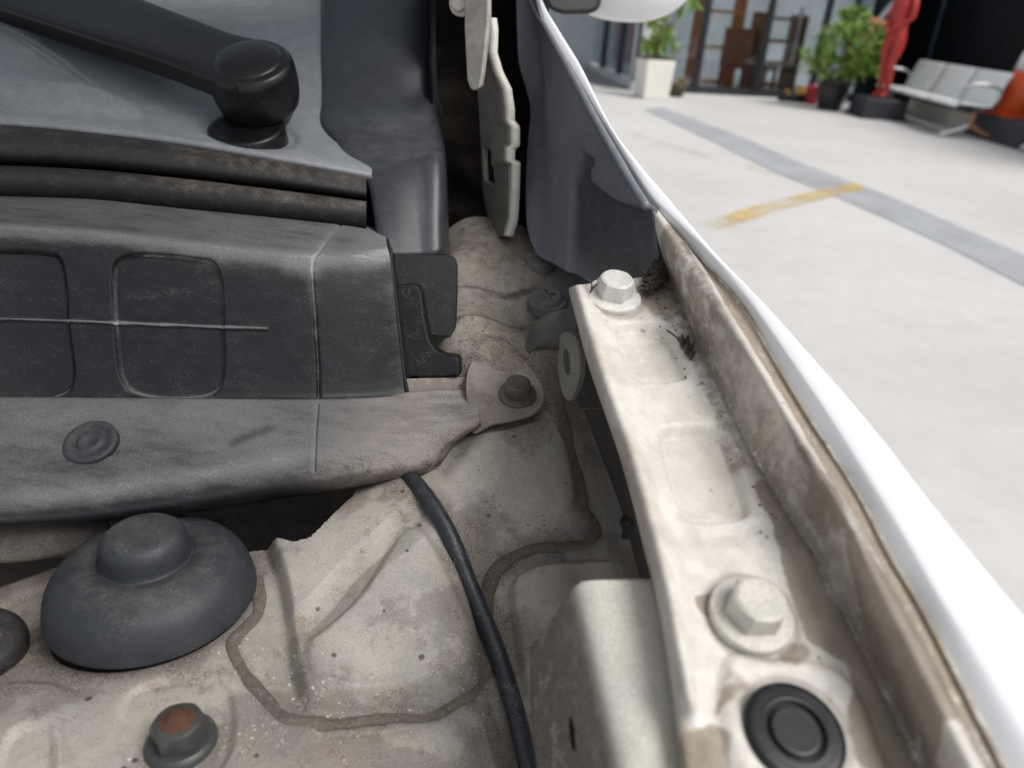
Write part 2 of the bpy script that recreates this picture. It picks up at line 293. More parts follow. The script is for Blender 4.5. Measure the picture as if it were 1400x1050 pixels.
# ---- inner apron panel: one stamped sheet, a height field over x and y
ctl = A3([(0.004,0.3821,0.9945),(-0.0135,0.3589,0.9874),(0.0256,0.4076,1.0023),(-0.0257,0.402,1.0006),(-0.0458,0.4246,1.0075),(-0.0078,0.4563,1.0172),(-0.0477,0.5187,1.0384),(-0.0086,0.551,1.0483),(0.0171,0.4876,1.0278),(-0.072,0.478,1.0238),(-0.036,0.35,0.9816),(0.0038,0.3404,0.9776),(0.0311,0.3523,0.977),(0.0056,0.3151,0.9636),(0.0356,0.3208,0.9622),(-0.0468,0.3193,0.969),(-0.0724,0.2996,0.9589),(-0.0783,0.2647,0.944),(-0.0379,0.263,0.9497),(-0.0161,0.2477,0.9409),(-0.0453,0.2313,0.9338),(-0.0065,0.2907,0.9457),(0.0056,0.2744,0.9344),(0.0109,0.2473,0.9219),(0.0128,0.22,0.9094),(0.0295,0.2767,0.9393),(0.0448,0.304,0.9393),(0.0569,0.3449,0.956),(0.0539,0.3915,0.9744),(0.0704,0.3368,0.9388),(0.0851,0.3045,0.9185),(0.0633,0.2493,0.9016),(-0.0066,0.2194,0.926),(-0.0288,0.2056,0.928),(0.0457,0.4466,0.9954),(0.0704,0.4804,1.0089),(0.0961,0.4285,0.9564),(0.1306,0.338,0.9183),(-0.1071,0.359,0.9352),(-0.1422,0.3366,0.9231),(-0.0113,0.5929,1.0653),(-0.0666,0.5848,1.0628),(0.0452,0.5526,1.0467),(-0.1014,0.4328,0.9891)]
  + [(-0.1524,0.2546,0.9436),(-0.1121,0.1932,0.9466),(-0.0724,0.1992,0.9476),(-0.1041,0.2426,0.9454),(-0.1603,0.2068,0.9448),(-0.1714,0.1923,0.9449),(-0.0618,0.1811,0.9485),(-0.1276,0.1709,0.9468),(-0.1074,0.218,0.946),(-0.0829,0.1739,0.9481),(-0.1889,0.2336,0.9371),(-0.203,0.1985,0.9337),(-0.2053,0.1769,0.9293),(-0.2297,0.2629,0.921),(-0.2363,0.3056,0.9095),(-0.2071,0.3393,0.9044),(-0.1559,0.3374,0.911),(-0.3036,0.2836,0.8981)]
  + [(-.35, .34, .86), (-.2, .36, .86), (-.08, .42, .90), (-.35, .5, .86), (-.1, .55, .95), (-.15, .62, .95), (.12, .6, 1.05), (0, .66, 1.09), (.12, .45, .98), (.16, .3, .93), (.14, .14, .90), (0, .1, .885), (-.15, .1, .925), (-.35, .1, .91), (-.36, .25, .88)])
def tps(d): return np.where(d > 1e-9, d*d*np.log(np.maximum(d, 1e-9)), 0.0)
nC = len(ctl); K = tps(np.linalg.norm(ctl[:, None, :2]-ctl[None, :, :2], axis=2))+np.eye(nC)*2e-6; Q = np.c_[np.ones(nC), ctl[:, :2]]
sol = np.linalg.solve(np.block([[K, Q], [Q.T, np.zeros((3, 3))]]), np.r_[ctl[:, 2], np.zeros(3)])
def base_z(x, y):
    z = sol[nC]+sol[nC+1]*x+sol[nC+2]*y
    for i in range(nC): z = z+sol[i]*tps(np.hypot(x-ctl[i, 0], y-ctl[i, 1]))
    return z
PAD = [(-0.0577,0.3395,0.9678),(-0.0401,0.3191,0.9698),(-0.0251,0.3006,0.9582),(-0.0124,0.278,0.9428),(-0.0064,0.2575,0.9363),(-0.0064,0.2428,0.9332),(-0.0119,0.234,0.9335),(-0.0232,0.2286,0.9341),(-0.0498,0.223,0.9341),(-0.0699,0.2147,0.9424),(-0.0788,0.2284,0.9419),(-0.0895,0.2549,0.9433),(-0.0995,0.2778,0.9475),(-0.1142,0.3069,0.9468),(-0.1102,0.3853,0.9216),(-0.0906,0.4204,0.9221)]
SEAM1 = [(0.022,0.41,1.0047),(0.0268,0.3956,0.9965),(0.0331,0.3732,0.9832),(0.0395,0.348,0.9712),(0.0424,0.3347,0.9643),(0.0488,0.3295,0.956),(0.0439,0.3195,0.9538),(0.0303,0.3116,0.9568),(0.0155,0.3071,0.957),(0.004,0.3016,0.953),(-0.0026,0.2949,0.948),(-0.0042,0.2817,0.9403),(-0.004,0.263,0.9355),(-0.0033,0.2422,0.9306),(0.0026,0.2321,0.9226),(0.0098,0.2154,0.9106)]
SEAM2 = [(-0.1134,0.2822,0.9468),(-0.1063,0.2608,0.9456),(-0.1106,0.2415,0.9459),(-0.1023,0.2286,0.9454),(-0.0882,0.215,0.9454),(-0.0764,0.2051,0.9465),(-0.0637,0.2078,0.9426),(-0.0432,0.2204,0.9328),(-0.0228,0.2259,0.933),(-0.0126,0.2314,0.9329),(-0.006,0.239,0.9316),(-0.0017,0.2514,0.932),(-0,0.2652,0.9337)]
EMB = [  # outline, height, softness
  ([(-0.0725,0.5883,1.0559),(0.0149,0.5794,1.056),(0.0183,0.4976,1.0322),(0.006,0.4823,1.0267),(-0.009,0.4736,1.0251),(-0.0393,0.4633,1.0284),(-0.0568,0.4718,1.0273)], .0030, .0008),
  ([(-0.0948,0.6249,1.0334),(0.0345,0.5798,1.0552),(0.0301,0.476,1.0177),(0.0159,0.463,1.0145),(-0.0362,0.4341,1.0237),(-0.0689,0.4589,1.011)], .0018, .0012),
  (PAD, .0085, .0030),
  ([(-0.044,0.3017,0.9622),(-0.0106,0.2587,0.9392),(-0.0113,0.2393,0.9352),(-0.0206,0.2323,0.9354),(-0.0674,0.2218,0.94),(-0.0771,0.2413,0.941),(-0.0586,0.267,0.9482)], .0036, .0030),
  ([(-0.065,0.2021,0.945),(-0.0077,0.23,0.9298),(-0.0026,0.2274,0.9255),(0.0037,0.2037,0.9124),(-0.06,0.1742,0.9465)], -.0042, .0016),
  ([(0.0088,0.2922,0.9459),(0.0289,0.3019,0.9498),(0.0611,0.3188,0.9379),(0.0447,0.2929,0.935),(0.0238,0.2683,0.9331),(0.0252,0.2487,0.9172),(0.0195,0.2473,0.9182),(0.0123,0.2682,0.932)], .0060, .0024),
  ([(-0.0469,0.3449,0.9746),(-0.002,0.3659,0.989),(0.0256,0.3787,0.9889),(0.0362,0.3283,0.966),(0.0207,0.3123,0.9604),(0.0027,0.3075,0.9578),(-0.0074,0.2992,0.9521),(-0.0269,0.3084,0.9632)], .0022, .0018),
  ([(-0.001,0.3518,0.9836),(0.0186,0.3614,0.9842),(0.0274,0.3283,0.9697),(0.0129,0.3174,0.9649),(-0.0085,0.309,0.96),(-0.0122,0.3259,0.9722)], -.0012, .006),
  ([(-0.2088,0.2151,0.932),(-0.1653,0.2114,0.9439),(-0.1563,0.1925,0.9464),(-0.1388,0.1679,0.9459),(-0.1826,0.1701,0.9376)], .0040, .0030),
  ([(-0.1403,0.213,0.946),(-0.1088,0.2217,0.946),(-0.0958,0.2023,0.9472),(-0.0934,0.1814,0.9482),(-0.1091,0.1751,0.9471),(-0.1279,0.1821,0.9472)], -.0020, .0018),
  ([(-0.1725,0.1894,0.9444),(-0.1603,0.1923,0.9461),(-0.1489,0.1677,0.945),(-0.1648,0.1681,0.9425)], -.0030, .0025)]
def apron_z(x, y):
    z = base_z(x, y)
    for poly, hgt, wd in EMB:
        d = sdf(xy(round_poly(poly, 60)), x, y); z = z+hgt*sstep(wd, -wd, d)
    d = seg_dist(xy([(-0.0352,0.3157,0.9683),(-0.0498,0.2935,0.9592),(-0.0669,0.2743,0.9495),(-0.08,0.252,0.942)]), x, y); z = z-.0045*np.maximum(0, 1-d/.011)
    d = seg_dist(xy([(-0.0063,0.4227,1.0166),(-0.0179,0.4069,1.0084),(-0.0248,0.3941,0.9951)]), x, y); z = z-.002*np.exp(-(d/.004)**2)
    return z
gx, gy = np.meshgrid(np.linspace(-.33, .17, 620), np.linspace(.12, .66, 660))
gz = apron_z(gx, gy)
gr = np.zeros_like(gx); du = np.full(gx.shape, .30)  # gr: packed dirt together with painted crevice shade
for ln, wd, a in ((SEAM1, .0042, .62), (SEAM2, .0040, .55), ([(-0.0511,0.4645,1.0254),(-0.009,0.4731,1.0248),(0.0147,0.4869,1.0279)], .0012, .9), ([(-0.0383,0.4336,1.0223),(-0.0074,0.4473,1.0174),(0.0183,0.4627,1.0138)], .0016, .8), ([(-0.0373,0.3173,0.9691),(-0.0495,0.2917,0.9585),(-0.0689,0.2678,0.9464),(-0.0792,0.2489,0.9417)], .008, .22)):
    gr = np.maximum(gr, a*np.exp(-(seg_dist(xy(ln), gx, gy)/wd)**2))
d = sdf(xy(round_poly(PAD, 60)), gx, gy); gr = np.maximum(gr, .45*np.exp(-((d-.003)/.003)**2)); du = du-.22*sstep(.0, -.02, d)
c = (-0.1555,0.2655,0.9432); rr = np.hypot(gx-c[0], gy-c[1]); gr = np.maximum(gr, .75*np.exp(-((rr-.044)/.007)**2))  # shade painted round the foot of the strut cap, with dirt
for ln, wd, a in (([(-0.0235,0.4183,1.017),(-0.0066,0.4286,1.0179),(0.0167,0.4054,1.005),(0.0225,0.3934,0.9973),(0.0159,0.3788,0.9917),(-0.0022,0.3689,0.99),(-0.0178,0.3634,0.9881)], .0028, .55), ([(-0.0264,0.4071,1.0052),(-0.0181,0.3892,0.9958),(-0.0139,0.3644,0.9888),(-0.0303,0.3347,0.9781)], .004, .6), ([(0.0265,0.4084,1.002),(0.0443,0.3869,0.9811),(0.0572,0.3541,0.9592),(0.0699,0.3245,0.9339)], .010, .35), ([(-0.0115,0.3193,0.9679),(-0.0043,0.2969,0.9497),(-0.0046,0.2706,0.937)], .006, .3), ([(-0.0761,0.2115,0.9447),(-0.043,0.2194,0.9328),(-0.008,0.2328,0.9309),(-0.0042,0.2448,0.9321)], .006, .5), ([(-0.0039,0.2418,0.931),(0.0023,0.2276,0.9214),(0.0098,0.2154,0.9106)], .007, .6), ([(-0.1985,0.2187,0.9354),(-0.1654,0.2106,0.944),(-0.143,0.2186,0.9457),(-0.1239,0.2296,0.9462)], .010, .28), ([(-0.116,0.2678,0.946),(-0.0844,0.2394,0.9423),(-0.0748,0.2165,0.9431)], .016, .32), ([(-0.1166,0.1832,0.947),(-0.1064,0.1809,0.9473),(-0.0977,0.1857,0.9479),(-0.1006,0.2003,0.9471)], .004, .4), ([(-0.0647,0.572,1.0493),(-0.0141,0.5532,1.0499),(0.0157,0.5464,1.046)], .008, .6)):  # more stains and painted shade along edges and corners
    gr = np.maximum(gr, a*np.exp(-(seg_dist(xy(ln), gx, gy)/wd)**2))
back = sstep(.34, .42, gy)*sstep(-.06, -.02, gx); du = du+.30*back-.5*np.exp(-(seg_dist(xy([(-0.0118,0.3409,0.9804),(0.0191,0.3475,0.979),(0.0274,0.3283,0.9697)]), gx, gy)/.025)**2)  # dust lowered on the panel to lighten it where rail and hood shade it
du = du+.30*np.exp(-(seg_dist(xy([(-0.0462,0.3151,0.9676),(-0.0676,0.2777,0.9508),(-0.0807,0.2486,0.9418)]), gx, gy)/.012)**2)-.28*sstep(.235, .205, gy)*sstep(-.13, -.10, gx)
HOLES = [xy([(-0.077,0.4242,0.914),(-0.0767,0.3226,0.9602),(-0.0866,0.3046,0.9558),(-0.0916,0.2968,0.953),(-0.0995,0.2952,0.9507),(-0.1126,0.3021,0.9475),(-0.1277,0.3053,0.9421),(-0.1954,0.405,0.8676),(-0.3068,0.4425,0.8505),(-0.3602,0.4438,0.8508),(-0.4053,0.5176,0.8583),(-0.0864,0.4291,0.9394)]), xy([(-0.3859,0.379,0.8485),(-0.2798,0.3937,0.8518),(-0.2296,0.3071,0.9127),(-0.2443,0.3049,0.9063),(-0.2433,0.2816,0.9134),(-0.2796,0.2606,0.9087)])]
def in_hole(q):
    m_ = np.zeros(len(q), bool)
    for h_ in HOLES: m_ |= sdf(h_, q[:, 0], q[:, 1]) < 0
    return m_
apron = link('apron_panel', grid_mesh(np.stack([gx, gy, gz], 2), {'dust': du, 'grime_shade': gr}, keep=lambda q: (q[:, 0] < .145-.26*(q[:, 1]-.15)) & ~((q[:, 1] > .40) & (q[:, 0] < -.06)) & (q[:, 1] < .556) & ~in_hole(q)), M_bay, car, 'dusty tan painted sheet metal of the engine bay and strut tower')
def az(p, dz=0.0):
    return (p[0], p[1], float(apron_z(np.array([p[0]]), np.array([p[1]]))[0])+dz)
def draped(pts, dz, n=60):
    q = resample(pts, n); z = apron_z(q[:, 0], q[:, 1]); return np.c_[q[:, :2], z+dz]
def wavy(t): return .9+.10*np.sin(t*41)+.06*np.sin(t*97+1)+.08*np.sin(t*17)
for ln, r in ((SEAM1[:13], .0042), (SEAM2, .0032)):
    link('seam_sealer', tube_mesh(draped(ln, -.0002), r, 12, 220, .48, rfun=wavy), M_sealer, apron, 'rough grey-brown bead of seam sealer')

def bolt(name, c, n, r, h, wr, wh, mat, parent, label, turn=0.3, dome=.0006, wmat=None):
    """hexagon head on a flange washer"""
    u, v, n = frame(n); c = Vector(c); V = []; F = []
    rings = [(0.98, 0), (1, .12), (1, .72), (.93, .93), (.80, 1.0)]
    for q, t in rings:
        for k in range(24):
            a = 2*math.pi*k/24; hexr = math.cos(math.pi/6)/math.cos(((a) % (math.pi/3))-math.pi/6)
            rad = r*q*(hexr*(1 if t < .9 else .25)+(0 if t < .9 else .75*.93)); aa = a+turn
            V.append(c+u*(rad*math.cos(aa))+v*(rad*math.sin(aa))+n*(h*t+wh*.6))
    for i in range(len(rings)-1):
        for k in range(24): F.append((i*24+k, i*24+(k+1) % 24, (i+1)*24+(k+1) % 24, (i+1)*24+k))
    V.append(c+n*(h+wh*.6-dome)); t = len(V)-1; b = (len(rings)-1)*24
    for k in range(24): F.append((b+k, b+(k+1) % 24, t))
    o = link(name, mesh(V, F), mat, parent, label); flat_angle(o, 28)
    wp = [(wr, -.001), (wr, wh*.5), (wr*.97, wh*.75), (r*1.12, wh), (r*.9, wh)]
    wv = lathe_mesh(c, n, wp, 40); bm = bmesh.new(); bm.from_mesh(o.data); bm.from_mesh(wv); bm.to_mesh(o.data); bm.free(); flat_angle(o, 32)
    return o

# ---- cowl panel
PER = [2, 14, 7, 6, 10, 110, 6, 5]
cl = [[(-0.3496,0.4357,1.0806),(-0.3131,0.4504,1.0773),(-0.2654,0.463,1.0756),(-0.2137,0.4724,1.072),(-0.1486,0.4838,1.067),(-0.1038,0.4945,1.062),(-0.0936,0.4965,1.0594),(-0.0898,0.4967,1.0576)],
      [(-0.3336,0.4148,1.0834),(-0.2992,0.4296,1.0804),(-0.2539,0.4425,1.0793),(-0.2046,0.4517,1.0754),(-0.1424,0.4634,1.0708),(-0.1039,0.4729,1.0663),(-0.0924,0.4752,1.0633),(-0.087,0.4759,1.0612)],
      [(-0.3003,0.3691,1.0837),(-0.2702,0.3839,1.0805),(-0.2297,0.3958,1.0775),(-0.1852,0.4047,1.073),(-0.1365,0.4145,1.0683),(-0.1133,0.42,1.0669),(-0.0883,0.4298,1.0673),(-0.0789,0.4338,1.0683)],
      [(-0.2922,0.3582,1.0842),(-0.2632,0.3727,1.0805),(-0.2238,0.3846,1.0774),(-0.1804,0.3934,1.0726),(-0.1293,0.4039,1.0675),(-0.1104,0.4083,1.066),(-0.086,0.4181,1.0663),(-0.0761,0.4229,1.0682)],
      [(-0.2887,0.3525,1.0817),(-0.2601,0.3669,1.0778),(-0.2212,0.3788,1.0746),(-0.1783,0.3873,1.0693),(-0.1276,0.3976,1.0638),(-0.1089,0.4022,1.0626),(-0.0836,0.4124,1.0627),(-0.0743,0.4176,1.0661)],
      [(-0.2874,0.3484,1.0758),(-0.2588,0.3624,1.071),(-0.22,0.3741,1.0676),(-0.1772,0.3826,1.0621),(-0.1267,0.3931,1.0571),(-0.108,0.3975,1.0554),(-0.082,0.4081,1.0557),(-0.0728,0.414,1.0605)],
      [(-0.283,0.32,1.0163),(-0.2543,0.334,1.0115),(-0.2154,0.3459,1.0085),(-0.1728,0.3562,1.0067),(-0.1224,0.3682,1.0047),(-0.1038,0.373,1.0039),(-0.0699,0.3858,1.0028),(-0.0618,0.3895,1.0044)],
      [(-0.2818,0.3168,1.0121),(-0.2532,0.3307,1.0071),(-0.2144,0.3426,1.004),(-0.1719,0.3528,1.002),(-0.1216,0.3647,0.9999),(-0.1031,0.3695,0.999),(-0.0692,0.382,0.9974),(-0.0603,0.3856,0.9982)],
      [(-0.2785,0.312,1.0114),(-0.2503,0.3258,1.0062),(-0.212,0.3376,1.003),(-0.1699,0.3478,1.0009),(-0.1202,0.3596,0.9986),(-0.1018,0.3644,0.9977),(-0.0683,0.3768,0.996),(-0.0587,0.3805,0.9963)]]
NUC = 520
V = loft(cl, NUC, PER); N = normals(V); N = N*np.sign((N*(A3((0, 0, 1.2))-V)).sum(2))[..., None]
X, Z = V[..., 0], V[..., 2]
def xz(pts): return [(p[0], p[2]) for p in pts]
disp = np.zeros(X.shape); du = np.zeros(X.shape)
def pocket(poly, dep):
    global disp, du
    d = sdf(xz(round_poly(poly, 96)), X, Z); disp -= dep*sstep(.0010, -.0010, d); du += .62*np.exp(-((d+.0002)/.0008)**2)  # pale outline painted as the pocket's edge highlight
pocket([(-0.2096,0.3745,1.0605),(-0.2088,0.3775,1.0659),(-0.203,0.3805,1.0686),(-0.1711,0.388,1.0669),(-0.1632,0.3891,1.0652),(-0.1591,0.387,1.0589),(-0.1554,0.3745,1.0332),(-0.1539,0.3637,1.0116),(-0.1551,0.3602,1.0054),(-0.1605,0.3573,1.0025),(-0.1911,0.3498,1.0036),(-0.1981,0.3493,1.0062),(-0.2028,0.3517,1.0131),(-0.2067,0.3616,1.0341)], .0034)
pocket([(-0.2831,0.3515,1.0738),(-0.2623,0.3623,1.0715),(-0.2412,0.3695,1.07),(-0.2349,0.3707,1.0682),(-0.2319,0.3689,1.0628),(-0.2275,0.3557,1.0348),(-0.2238,0.346,1.014),(-0.2246,0.3426,1.0081),(-0.2287,0.3398,1.0054),(-0.2776,0.3205,1.0113)], .0034)
RIB = [(-0.2855,0.3343,1.0451),(-0.2568,0.3485,1.0407),(-0.2096,0.3624,1.0372),(-0.1341,0.38,1.0331)]
d = seg_dist(xz(RIB), X, Z); disp += .0012*sstep(.0009, .0005, d); du += .70*sstep(.0010, .0006, d)
SEAMC = [(-0.1145,0.4027,1.0674),(-0.1105,0.3912,1.0431),(-0.1065,0.3775,1.0144),(-0.1045,0.3684,0.9958)]
d = seg_dist(xz(SEAMC), X, Z); disp -= .0016*np.exp(-(d/.0008)**2); du += .45*np.exp(-(d/.0010)**2)+.16*np.exp(-(d/.006)**2)*sstep(1.02, 1.07, Z)
d = sdf(xz([(-0.212,0.376,1.0645),(-0.1603,0.3895,1.0645),(-0.1374,0.3881,1.0504),(-0.1469,0.3776,1.0348),(-0.2095,0.3617,1.0359)]), X, Z); du += .16*sstep(.010, -.010, d)
d = seg_dist(xz([(-0.1256,0.397,1.0617),(-0.1142,0.3991,1.0603),(-0.1115,0.3946,1.0503),(-0.1085,0.3863,1.0323)]), X, Z); du += .28*np.exp(-(d/.005)**2)
att = attr_lines([.4, .42, .46, .88, .52, .02, -.06, .0, .3], PER)[:, None]
edge = np.zeros(X.shape); edge[:, -60:] = np.linspace(0, .6, 60)[None]
V = V+N*disp[..., None]
cowl = link('cowl_panel', grid_mesh(V, {'dust': att+du+edge*.8, 'grime_shade': np.zeros(X.shape)}), M_plast, car, 'dusty black plastic cowl panel with two moulded rounded squares')
# flange under the face
FP = [3, 24, 6, 6, 4]
fl = [[(-0.2817,0.3162,1.0108),(-0.2531,0.3301,1.0058),(-0.2143,0.3419,1.0026),(-0.1718,0.3521,1.0007),(-0.1215,0.364,0.9984),(-0.1029,0.3688,0.9976),(-0.0691,0.3813,0.9959),(-0.0556,0.3872,0.9973),(-0.0375,0.3941,0.9964),(-0.0252,0.3987,0.9956),(-0.0202,0.4007,0.9955)],
      [(-0.2776,0.3105,1.0106),(-0.2495,0.3243,1.0054),(-0.2113,0.3361,1.0022),(-0.1694,0.3462,1.0001),(-0.1198,0.3581,0.9977),(-0.1014,0.3628,0.9968),(-0.068,0.3752,0.995),(-0.0535,0.3815,0.9962),(-0.0361,0.3886,0.996),(-0.0247,0.3929,0.9952),(-0.0193,0.395,0.9951)],
      [(-0.2483,0.263,0.9913),(-0.2237,0.2763,0.9851),(-0.1897,0.2889,0.9836),(-0.1523,0.3016,0.9867),(-0.1078,0.3168,0.9911),(-0.0912,0.3224,0.9917),(-0.061,0.3366,0.9936),(-0.0435,0.345,0.9951),(-0.0345,0.35,0.997),(-0.0248,0.3559,0.9998),(-0.0164,0.3612,1.0026)],
      [(-0.2441,0.2565,0.9895),(-0.22,0.2698,0.9834),(-0.1866,0.2823,0.9816),(-0.1497,0.2948,0.9841),(-0.1059,0.3098,0.9882),(-0.0895,0.3153,0.9887),(-0.0597,0.3294,0.9903),(-0.0406,0.3385,0.9917),(-0.0327,0.3444,0.9959),(-0.0235,0.3505,0.9995),(-0.0156,0.3557,1.0026)],
      [(-0.2423,0.2533,0.9876),(-0.2184,0.2665,0.9812),(-0.1852,0.2788,0.979),(-0.1485,0.2907,0.9805),(-0.1049,0.3056,0.9843),(-0.0886,0.3111,0.9848),(-0.0589,0.3247,0.9855),(-0.0381,0.3349,0.9871),(-0.0312,0.3416,0.9938),(-0.0225,0.348,0.9983),(-0.0153,0.3529,1.0015)],
      [(-0.2474,0.258,0.9813),(-0.2228,0.2711,0.9746),(-0.1887,0.2832,0.9721),(-0.1511,0.2947,0.9728),(-0.1065,0.3092,0.9757),(-0.0899,0.3148,0.9765),(-0.0596,0.3286,0.9776),(-0.0362,0.3394,0.9786),(-0.0304,0.3468,0.9876),(-0.0224,0.3535,0.9934),(-0.0155,0.3584,0.9966)]]
V = loft(fl, 420, FP); X, Y_ = V[..., 0], V[..., 1]
d = seg_dist(xy([(-0.1038,0.3658,0.9973),(-0.1012,0.3538,0.9937),(-0.0979,0.3382,0.9919),(-0.0941,0.3217,0.9894),(-0.0924,0.3137,0.9882)]), X, Y_)
V[..., 2] -= .0012*np.exp(-(d/.0008)**2)
du = .35*np.exp(-(d/.0015)**2)+attr_lines([.54, .58, .54, .38, -.06, -.2], FP)[:, None]+.5*sstep(-.10, -.02, X)
d2 = seg_dist(xy([(-0.1222,0.3371,0.9912),(-0.1295,0.3312,0.9836),(-0.1355,0.325,0.9747)]), X, Y_)
d3 = seg_dist(xy([(-0.2483,0.263,0.9913),(-0.2237,0.2763,0.9851),(-0.1897,0.2889,0.9836),(-0.1522,0.3013,0.9861),(-0.1077,0.3165,0.9905)]), X, Y_); du += .3*np.exp(-(d3/.006)**2)*sstep(.6, .4, np.abs(X*6+.8))
flange = link('flange', grid_mesh(V, {'dust': du, 'grime_shade': .8*np.exp(-(d2/.003)**2), 'tan': .85*sstep(-.11, -.035, X)}), M_plast, cowl, 'dusty grey lower flange of the cowl panel with a rolled front lip')
solid(flange, .0025, 0)
# flush fastener in the flange
cc = [(-0.2006,0.3132,0.9944)][0]; nfl = Vector((-.02, -.38, .92)).normalized()
cc = Vector(cc)+nfl*.0022
link('push_clip', lathe_mesh(cc+nfl*.0006, nfl, [(.0126, -.004), (.0126, -.0006), (.0118, -.0002), (.0096, -.0001), (.0088, -.0008), (.0060, -.0008), (.0056, -.0002), (.0036, .0000), (.0028, -.0006)], 40), M_cap, cowl, 'round flush push clip in the cowl flange')
# end wall and the two tabs
ew = [[(-0.0873,0.4778,1.0606),(-0.0779,0.456,1.0503),(-0.066,0.4282,1.0235),(-0.0587,0.4103,1.0033),(-0.0547,0.402,0.9932)], [(-0.0751,0.4222,1.0676),(-0.0723,0.4158,1.0548),(-0.0667,0.403,1.029),(-0.0623,0.392,1.0069),(-0.0596,0.3866,0.9959)]]
endw = link('end_wall', grid_mesh(loft(ew, 40, 6), {'dust': np.zeros(40*7)+.1, 'grime_shade': np.zeros(280)}), M_plast, cowl); solid(endw, .002, 0)
tabn = Vector((0.1, .93, -.25))
bevel(link('upper_tab', plate_mesh([(-0.0771,0.446,1.0594),(-0.0452,0.4528,1.0595),(-0.0411,0.4521,1.0582),(-0.039,0.4502,1.0544),(-0.0375,0.4408,1.04),(-0.0364,0.4251,1.0173),(-0.0503,0.4232,1.0179),(-0.0696,0.4205,1.0192)], tabn, .003), M_tab, cowl, 'flat black plastic tab with a rounded corner', smooth=False), .0007, 2)
bevel(link('lower_tab', plate_mesh([(-0.0725,0.4244,1.0474),(-0.0635,0.427,1.0481),(-0.0596,0.4266,1.0473),(-0.0571,0.4249,1.044),(-0.0531,0.4165,1.0292),(-0.0496,0.411,1.0203),(-0.0457,0.4077,1.016),(-0.0403,0.4056,1.0141),(-0.0334,0.4055,1.0138),(-0.0316,0.4046,1.0121),(-0.0307,0.3987,1.0046),(-0.0424,0.3981,1.0034),(-0.0621,0.3963,1.0021)], tabn, .010), M_tab, cowl, 'L shaped scuffed black plastic tab', smooth=False), .0012, 3)
bevel(link('ledge', plate_mesh([(-0.0614,0.3918,1.0039),(-0.026,0.405,1.0015),(-0.0242,0.4022,0.9949),(-0.0216,0.4004,0.9897),(-0.0604,0.3866,0.9934)], (0, .3, -1), .006), M_baydust, cowl, 'dust covered step at the end of the cowl panel', smooth=False), .0008, 2)
mt = round_poly([(-0.0261,0.403,1.0072),(-0.0183,0.422,1.013),(-0.0064,0.4286,1.015),(0.0058,0.4146,1.0107),(0.0159,0.3975,1.0055),(0.0183,0.3828,1.001),(0.0133,0.3735,0.9982),(0.0015,0.3674,0.9963),(-0.0094,0.3631,0.995),(-0.0183,0.3565,0.993),(-0.023,0.3718,0.9976)], 90)
tab = bevel(link('mounting_tab', plate_mesh(mt, -NF, .0024), M_baydust, cowl, 'dust covered mounting ear with a bolt through it', smooth=False), .0006, 2)
bolt('bolt', (0.0034,0.3857,1.0019), NF, .0078, .0085, .0108, .0025, M_bolt, car, 'brown hexagon bolt in the cowl mounting ear', .5)

# ---- double rubber seal above the cowl panel
def seal(rows, nu, mat, label):
    V = loft(rows, nu, 6)
    o = link('rubber_seal', grid_mesh(V, {'dust': np.clip(np.linspace(-.1, .42, nu)**1, -1, 1)[None]*np.ones((V.shape[0], 1)), 'grime_shade': np.zeros(V.shape[:2])}, close=True, cap=True), mat, car, label); return o
seal([[(-0.3403,0.4283,1.095),(-0.3054,0.4444,1.0944),(-0.2592,0.4571,1.093),(-0.2091,0.4667,1.0898),(-0.1459,0.4779,1.0843),(-0.1019,0.4888,1.0793)], [(-0.3323,0.4178,1.0964),(-0.2984,0.4338,1.0956),(-0.2535,0.4465,1.0942),(-0.2046,0.4561,1.091),(-0.1427,0.4673,1.0855),(-0.0998,0.4782,1.0806)], [(-0.3287,0.4118,1.0931),(-0.2953,0.4277,1.0922),(-0.2508,0.4405,1.091),(-0.2024,0.45,1.0877),(-0.1411,0.4612,1.0822),(-0.0986,0.4722,1.0775)], [(-0.3298,0.4111,1.0873),(-0.2962,0.4267,1.0858),(-0.2514,0.4395,1.0845),(-0.2027,0.4489,1.081),(-0.1412,0.4604,1.0761),(-0.0985,0.4716,1.0717)],
      [(-0.3343,0.4154,1.0824),(-0.2999,0.4306,1.0801),(-0.2545,0.4433,1.0787),(-0.205,0.4527,1.0752),(-0.1427,0.4643,1.0705),(-0.0994,0.4754,1.066)], [(-0.3493,0.4344,1.0779),(-0.313,0.4496,1.0757),(-0.2653,0.4624,1.0744),(-0.2136,0.4718,1.0708),(-0.1485,0.4834,1.0661),(-0.1034,0.4945,1.0616)], [(-0.3526,0.4424,1.0873),(-0.316,0.4584,1.0866),(-0.268,0.4713,1.0856),(-0.216,0.4808,1.0823),(-0.1504,0.492,1.0767),(-0.1049,0.5028,1.0715)]], 200, M_rubber, 'lower lip of the rubber cowl seal, dusty towards its cut end')
